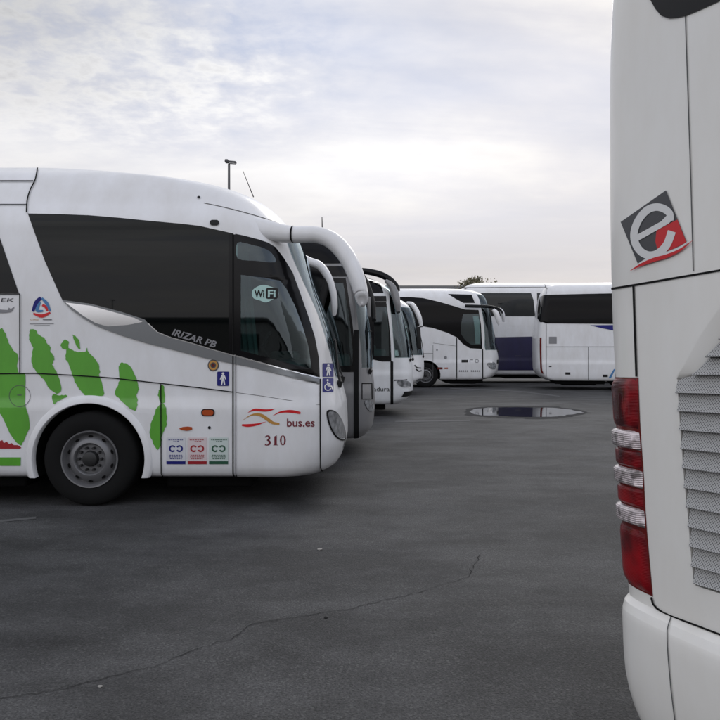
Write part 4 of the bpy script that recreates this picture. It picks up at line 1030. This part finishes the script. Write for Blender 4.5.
o = flat('puddle', [(x+random.uniform(-1.8, 1.8), y+random.uniform(-.22, .22)) for x, y in catmull(pud, 4)], pm, .008, '', ''); tag(o, 'shallow rain puddle on the asphalt in front of the far coaches', 'puddle', kind='structure')
cm = simple('crack_shadow', (.030, .030, .030), .95, spec=.1)
wl = simple('worn_line_paint', (.10, .10, .10), .9)
def crack(pts, w, name='asphalt_crack'):
    P = []
    Q = [gp_(*p) for p in pts]
    for a, b_ in zip(Q, Q[1:]):
        n = max(2, int(math.dist(a, b_)/.045))
        for i in range(n): t = i/n; P.append((a[0]+(b_[0]-a[0])*t+random.gauss(0, .009), a[1]+(b_[1]-a[1])*t+random.gauss(0, .009)))
    wd = [max(.0006, w*random.uniform(.15, 1.2)) for _ in P]; O = stroke(P, wd, smooth=False, mn=.0004); n = len(P)
    o = mesh_obj(name, [(x, y, .004) for x, y in O], [(i, i+1, 2*n-2-i, 2*n-1-i) for i in range(n-1)], cm, None, False); return o
k1 = crack([(-10, 700), (60, 690), (118, 674), (150, 668), (195, 650), (232, 640), (250, 625), (292, 618), (330, 612), (360, 607), (420, 592), (468, 578), (474, 566), (482, 553)], .0028)
tag(k1, 'long jagged crack running across the near asphalt', 'crack', kind='structure')
o = flat('parking_line', [(-30, 523.2), (36, 517), (36, 519), (-30, 525.5)], wl, .004, '', ''); tag(o, 'short worn white parking line beside the front wheel', 'road marking', kind='structure')
for P, lb in (([(395, 421), (470, 420), (470, 421.2), (395, 422.4)], 'faint worn line on the asphalt left of the puddle'), ([(450, 388), (520, 391), (560, 396), (560, 396.8), (520, 391.8), (450, 388.8)], 'faint worn line on the asphalt beyond the puddle')):
    o = flat('worn_line', P, wl, .004, '', ''); tag(o, lb, 'road marking', kind='structure')
# litter and pebbles near the camera
pb = simple('pale_stone', (.30, .29, .27), .9); pdk = simple('dark_stone', (.01, .01, .01), .9)
for px, py, r, mm, lb in ((320, 550, .022, pb, 'pale flat pebble on the asphalt ahead of the green marked coach'), (100, 687, .012, pb, 'small pale pebble beside the long crack'), (326, 618, .012, pdk, 'small dark stone beside the long crack')):
    x, y, _ = gp_(px, py); bm = bmesh.new(); bmesh.ops.create_icosphere(bm, subdivisions=2, radius=r)
    for v_ in bm.verts: v_.co *= random.uniform(.8, 1.15); v_.co.z *= .4
    me = D.meshes.new('pebble'); bm.to_mesh(me); bm.free(); me.materials.append(mm)
    o = D.objects.new('pebble', me); COL.objects.link(o); o.location = (x, y, r*.3); tag(o, lb, 'pebble')

# lamp posts
def lamp_post(x, y, label):
    r = empty('lamp_post', (x, y, 0), (0, 0, 0), label, 'lamp post', 'tall lamp posts round the coach park')
    b = MB(); b.tube([(0, 0, 0), (0, 0, 4), (0, 0, 11.75)], [.11, .09, .065], 10); b.tube([(0, 0, 0), (0, 0, .5)], .15, 10); b.obj('pole', simple('galvanised_steel', (.10, .10, .105), .5, .5), r)
    b = MB(); b.box((.1, 0, 11.85), (.62, .3, .12), .05, (0, .08, 0)); b.box((-.12, 0, 11.9), (.2, .34, .18), .05); h = b.obj('lamp_head', simple('lamp_head_grey', (.06, .06, .065), .5), r)
    b = MB(); b.box((.18, 0, 11.775), (.36, .22, .03), .01, (0, .08, 0)); b.obj('lens', M['logowhite'], h)
    return r
lp = lamp_post((229-360)/18, 40, 'tall grey lamp post rising above the roof of the green marked coach')
lq = lamp_post(-42.7, -109, 'tall lamp post reflected in the window of the green marked coach')
# low buildings
bw = paint('rendered_wall', (.30, .29, .28), .8, .2, 0); br = simple('dark_fascia', (.035, .035, .04), .7); bg = simple('grey_roof_sheet', (.20, .20, .20), .8)
def building(name, x0, x1, y, dep, h, label, face):
    r = empty(name, ((x0+x1)/2, y, 0), (0, 0, 0 if face < 0 else PI), label, 'building'); W = x1-x0
    b = MB(); b.box((0, dep/2, (h-.5)/2), (W, dep, h-.5)); b.obj('wall', bw, r, False)
    b = MB(); b.box((0, dep/2, h-.3), (W+.8, dep+.8, .22)); b.obj('fascia', br, r, False)
    b = MB(); b.box((0, dep/2, h-.08), (W+.4, dep+.4, .18)); b.obj('roof', bg, r, False)
    n = int(W/8)
    for i in range(n):
        x = -W/2+4+8*i
        if i % 3 == 1:
            b = MB(); b.box((x, -.03, 2.0), (4, .1, 4.0)); b.obj('roller_door', bg, r, False)
        else:
            b = MB(); b.box((x, -.02, 3.4), (3, .08, 1.2)); w_ = b.obj('window', M['glass'], r, False)
            b = MB(); b.box((x, -.05, 2.75), (3.2, .16, .08)); b.obj('sill', bg, w_, False)
building('depot_building', -26, 22, 60, 14, 6.62, 'long low depot building with a dark flat roof edge behind the coaches', -1)
building('warehouse', -70, 40, -60, 14, 5.6, 'low warehouse far behind the photographer, seen only in reflections', 1)
# trees
leafm, nt, b = mat('autumn_leaf'); oi = N(nt, 'ShaderNodeNewGeometry'); rp = N(nt, 'ShaderNodeValToRGB'); nt.links.new(oi.outputs['Random Per Island'], rp.inputs['Fac'])
rp.color_ramp.elements[0].color = (.08, .085, .04, 1); rp.color_ramp.elements[1].color = (.24, .20, .13, 1); nt.links.new(rp.outputs['Color'], b.inputs['Base Color']); b.inputs['Roughness'].default_value = .8
bark = simple('grey_bark', (.07, .06, .05), .9)
def tree(x, y, h, cr, n, label):
    r = empty('tree', (x, y, 0), (0, 0, 0), label, 'tree', 'trees behind the coaches')
    b = MB(); b.tube([(0, 0, 0), (.08, 0, h*.4), (0, .05, h*.75)], [.17, .12, .05], 8); tips = []
    for i in range(16):
        a = random.uniform(0, 2*PI); e = random.uniform(.25, 1.3); l = cr*random.uniform(.6, 1.1); z0 = h*random.uniform(.5, .86)
        p = Vector((l*math.cos(a)*math.cos(e), l*math.sin(a)*math.cos(e), min(z0+l*math.sin(e)*1.2, h*.97))); b.tube([(0, 0, z0), tuple((Vector((0, 0, z0))+p)/2+Vector((0, 0, -.1))), tuple(p)], [.05, .035, .012], 5); tips.append(p)
    b.obj('trunk', bark, r); vs = []; fs = []
    for i in range(n):
        c = random.choice(tips); p = c+Vector((random.gauss(0, .3), random.gauss(0, .3), random.gauss(0, .22))); p.z = min(p.z, h+random.uniform(-.2, .15))
        R_ = Euler((random.uniform(0, 6), random.uniform(0, 6), random.uniform(0, 6))).to_matrix(); s_ = random.uniform(.06, .13); k = len(vs)
        vs += [p+R_ @ Vector(q)*s_ for q in ((-1, 0, 0), (0, -.5, .1), (1, 0, 0), (0, .5, .1))]; fs.append((k, k+1, k+2, k+3))
    mesh_obj('crown', vs, fs, leafm, r, False)
tree((470-360)/13.3, 54, 6.78, 1.2, 2200, 'small bushy brownish tree top showing above the far coach roofs')
tree((492-360)/13.3, 54, 6.95, .45, 200, 'thin sparse tree top right of the bushy one above the coach roofs')

# ================================================================== light, sky, camera
w = D.worlds.new('World'); S.world = w; w.use_nodes = True; nt = w.node_tree; L = nt.links.new
bgn = nt.nodes['Background']; bgn.inputs['Strength'].default_value = .1
sky = N(nt, 'ShaderNodeTexSky'); sky.sky_type = 'NISHITA'; sky.sun_disc = False; sky.sun_elevation = math.radians(32); sky.sun_rotation = math.radians(20); sky.dust_density = 3; sky.air_density = 1.2
tc = N(nt, 'ShaderNodeTexCoord'); sp = N(nt, 'ShaderNodeSeparateXYZ'); L(tc.outputs['Generated'], sp.inputs[0])
def mth(op, a, b=None, clamp=False):
    n_ = N(nt, 'ShaderNodeMath', operation=op); n_.use_clamp = clamp
    for i, q in enumerate((a, b)):
        if q is None: continue
        if isinstance(q, (int, float)): n_.inputs[i].default_value = q
        else: L(q, n_.inputs[i])
    return n_.outputs[0]
zz = mth('ADD', mth('MAXIMUM', sp.outputs['Z'], 0.0), .10)
cb = N(nt, 'ShaderNodeCombineXYZ'); L(mth('DIVIDE', sp.outputs['X'], zz), cb.inputs[0]); L(mth('DIVIDE', sp.outputs['Y'], zz), cb.inputs[1])
def nz(scale, det, rough, dist=0.0, loc=(0, 0, 0), sc=(1, 1, 1)):
    mp = N(nt, 'ShaderNodeMapping'); mp.inputs['Location'].default_value = loc; mp.inputs['Scale'].default_value = sc; L(cb.outputs[0], mp.inputs['Vector'])
    n_ = N(nt, 'ShaderNodeTexNoise'); n_.inputs['Scale'].default_value = scale; n_.inputs['Detail'].default_value = det; n_.inputs['Roughness'].default_value = rough; n_.inputs['Distortion'].default_value = dist
    L(mp.outputs[0], n_.inputs['Vector']); return n_.outputs['Fac']
A_ = nz(.62, 5, .55, .35, (3.1, 1.7, 0), (.75, 1, 1)); B_ = nz(8.5, 5, .6, .15, (0, 4, 0)); C_ = nz(.42, 3, .5, .2, (11.3, 5.2, 0), (.8, 1.2, 1)); D_ = nz(.8, 6, .6, 1.0, (1.3, 8.2, 0), (.45, 1.6, 1))
def blob(cx, cy, r0, r1):
    vs_ = N(nt, 'ShaderNodeVectorMath', operation='DISTANCE'); L(cb.outputs[0], vs_.inputs[0]); vs_.inputs[1].default_value = (cx, cy, 0)
    mr = N(nt, 'ShaderNodeMapRange'); mr.interpolation_type = 'SMOOTHSTEP'; mr.inputs['From Min'].default_value = r0; mr.inputs['From Max'].default_value = r1; mr.inputs['To Min'].default_value = 1; mr.inputs['To Max'].default_value = 0
    L(vs_.outputs['Value'], mr.inputs['Value']); return mr.outputs['Result']
BM = mth('ADD', mth('MULTIPLY', blob(-.7, 2.0, .2, .9), .40), .06)
DKB = mth('SUBTRACT', 1.0, mth('MULTIPLY', mth('MULTIPLY', blob(-1.1, 1.4, .3, 1.1), mth('ADD', B_, .45)), .36))
den = mth('ADD', mth('MULTIPLY', A_, .68), mth('ADD', mth('MULTIPLY', D_, .24), mth('MULTIPLY', mth('SUBTRACT', B_, .5), BM)))
rmp = N(nt, 'ShaderNodeValToRGB'); L(den, rmp.inputs['Fac']); cr_ = rmp.color_ramp
cr_.elements[0].position = .36; cr_.elements[0].color = (5.3, 5.8, 7.2, 1); cr_.elements[1].position = .66; cr_.elements[1].color = (6.2, 6.2, 6.6, 1)
e_ = cr_.elements.new(.445); e_.color = (6.9, 7.1, 7.9, 1); e_ = cr_.elements.new(.52); e_.color = (9.0, 9.0, 9.1, 1)
dk = N(nt, 'ShaderNodeMapRange'); dk.inputs['From Min'].default_value = .35; dk.inputs['From Max'].default_value = .62; dk.inputs['To Min'].default_value = .76; dk.inputs['To Max'].default_value = 1.08; L(C_, dk.inputs['Value'])
sc_ = N(nt, 'ShaderNodeVectorMath', operation='SCALE'); L(rmp.outputs['Color'], sc_.inputs[0]); L(mth('MULTIPLY', dk.outputs['Result'], DKB), sc_.inputs['Scale'])
hz = N(nt, 'ShaderNodeValToRGB'); L(sp.outputs['Z'], hz.inputs['Fac']); h_ = hz.color_ramp
h_.elements[0].position = 0; h_.elements[0].color = (.85, .85, .85, 1); h_.elements[1].position = .38; h_.elements[1].color = (0, 0, 0, 1); e_ = h_.elements.new(.16); e_.color = (.62, .62, .62, 1)
hc = N(nt, 'ShaderNodeValToRGB'); L(sp.outputs['Z'], hc.inputs['Fac']); k_ = hc.color_ramp
k_.elements[0].position = .02; k_.elements[0].color = (5.5, 5.2, 5.2, 1); k_.elements[1].position = .24; k_.elements[1].color = (8.6, 8.3, 8.3, 1); e_ = k_.elements.new(.12); e_.color = (6.6, 6.3, 6.3, 1)
mh = N(nt, 'ShaderNodeMix', data_type='RGBA'); L(hz.outputs['Color'], mh.inputs[0]); L(sc_.outputs[0], mh.inputs[6]); L(hc.outputs['Color'], mh.inputs[7])
mx = N(nt, 'ShaderNodeMix', data_type='RGBA'); mx.inputs[0].default_value = .96; L(sky.outputs['Color'], mx.inputs[6]); L(mh.outputs[2], mx.inputs[7])
bk = N(nt, 'ShaderNodeMapRange'); bk.interpolation_type = 'SMOOTHSTEP'; bk.inputs['From Min'].default_value = .15; bk.inputs['From Max'].default_value = -.7; bk.inputs['To Min'].default_value = 1; bk.inputs['To Max'].default_value = 1.45; L(sp.outputs['Y'], bk.inputs['Value'])
vs2 = N(nt, 'ShaderNodeVectorMath', operation='SCALE'); L(mx.outputs[2], vs2.inputs[0]); L(bk.outputs['Result'], vs2.inputs['Scale']); L(vs2.outputs[0], bgn.inputs['Color'])
sl = D.lights.new('sun', 'SUN'); sl.energy = .55; sl.angle = math.radians(25); sl.color = (1, .97, .93)
so = D.objects.new('sun', sl); COL.objects.link(so)
sd = Vector((math.sin(math.radians(20))*math.cos(math.radians(32)), math.cos(math.radians(20))*math.cos(math.radians(32)), math.sin(math.radians(32))))
so.rotation_euler = sd.to_track_quat('Z', 'Y').to_euler(); so.location = (0, 0, 30)
cd = D.cameras.new('camera'); cd.sensor_width = 36; cd.lens = 36; cd.shift_y = -15/720; cd.clip_end = 3000; cd.clip_start = .05
co = D.objects.new('camera', cd); COL.objects.link(co); co.location = (0, 0, CAMH); co.rotation_euler = (PI/2, 0, 0); S.camera = co
S.view_settings.view_transform = 'Standard'; S.view_settings.look = 'None'; S.view_settings.exposure = 0.15; S.view_settings.gamma = 1
S.render.engine = 'CYCLES'; S.cycles.max_bounces = 8; S.cycles.transparent_max_bounces = 12
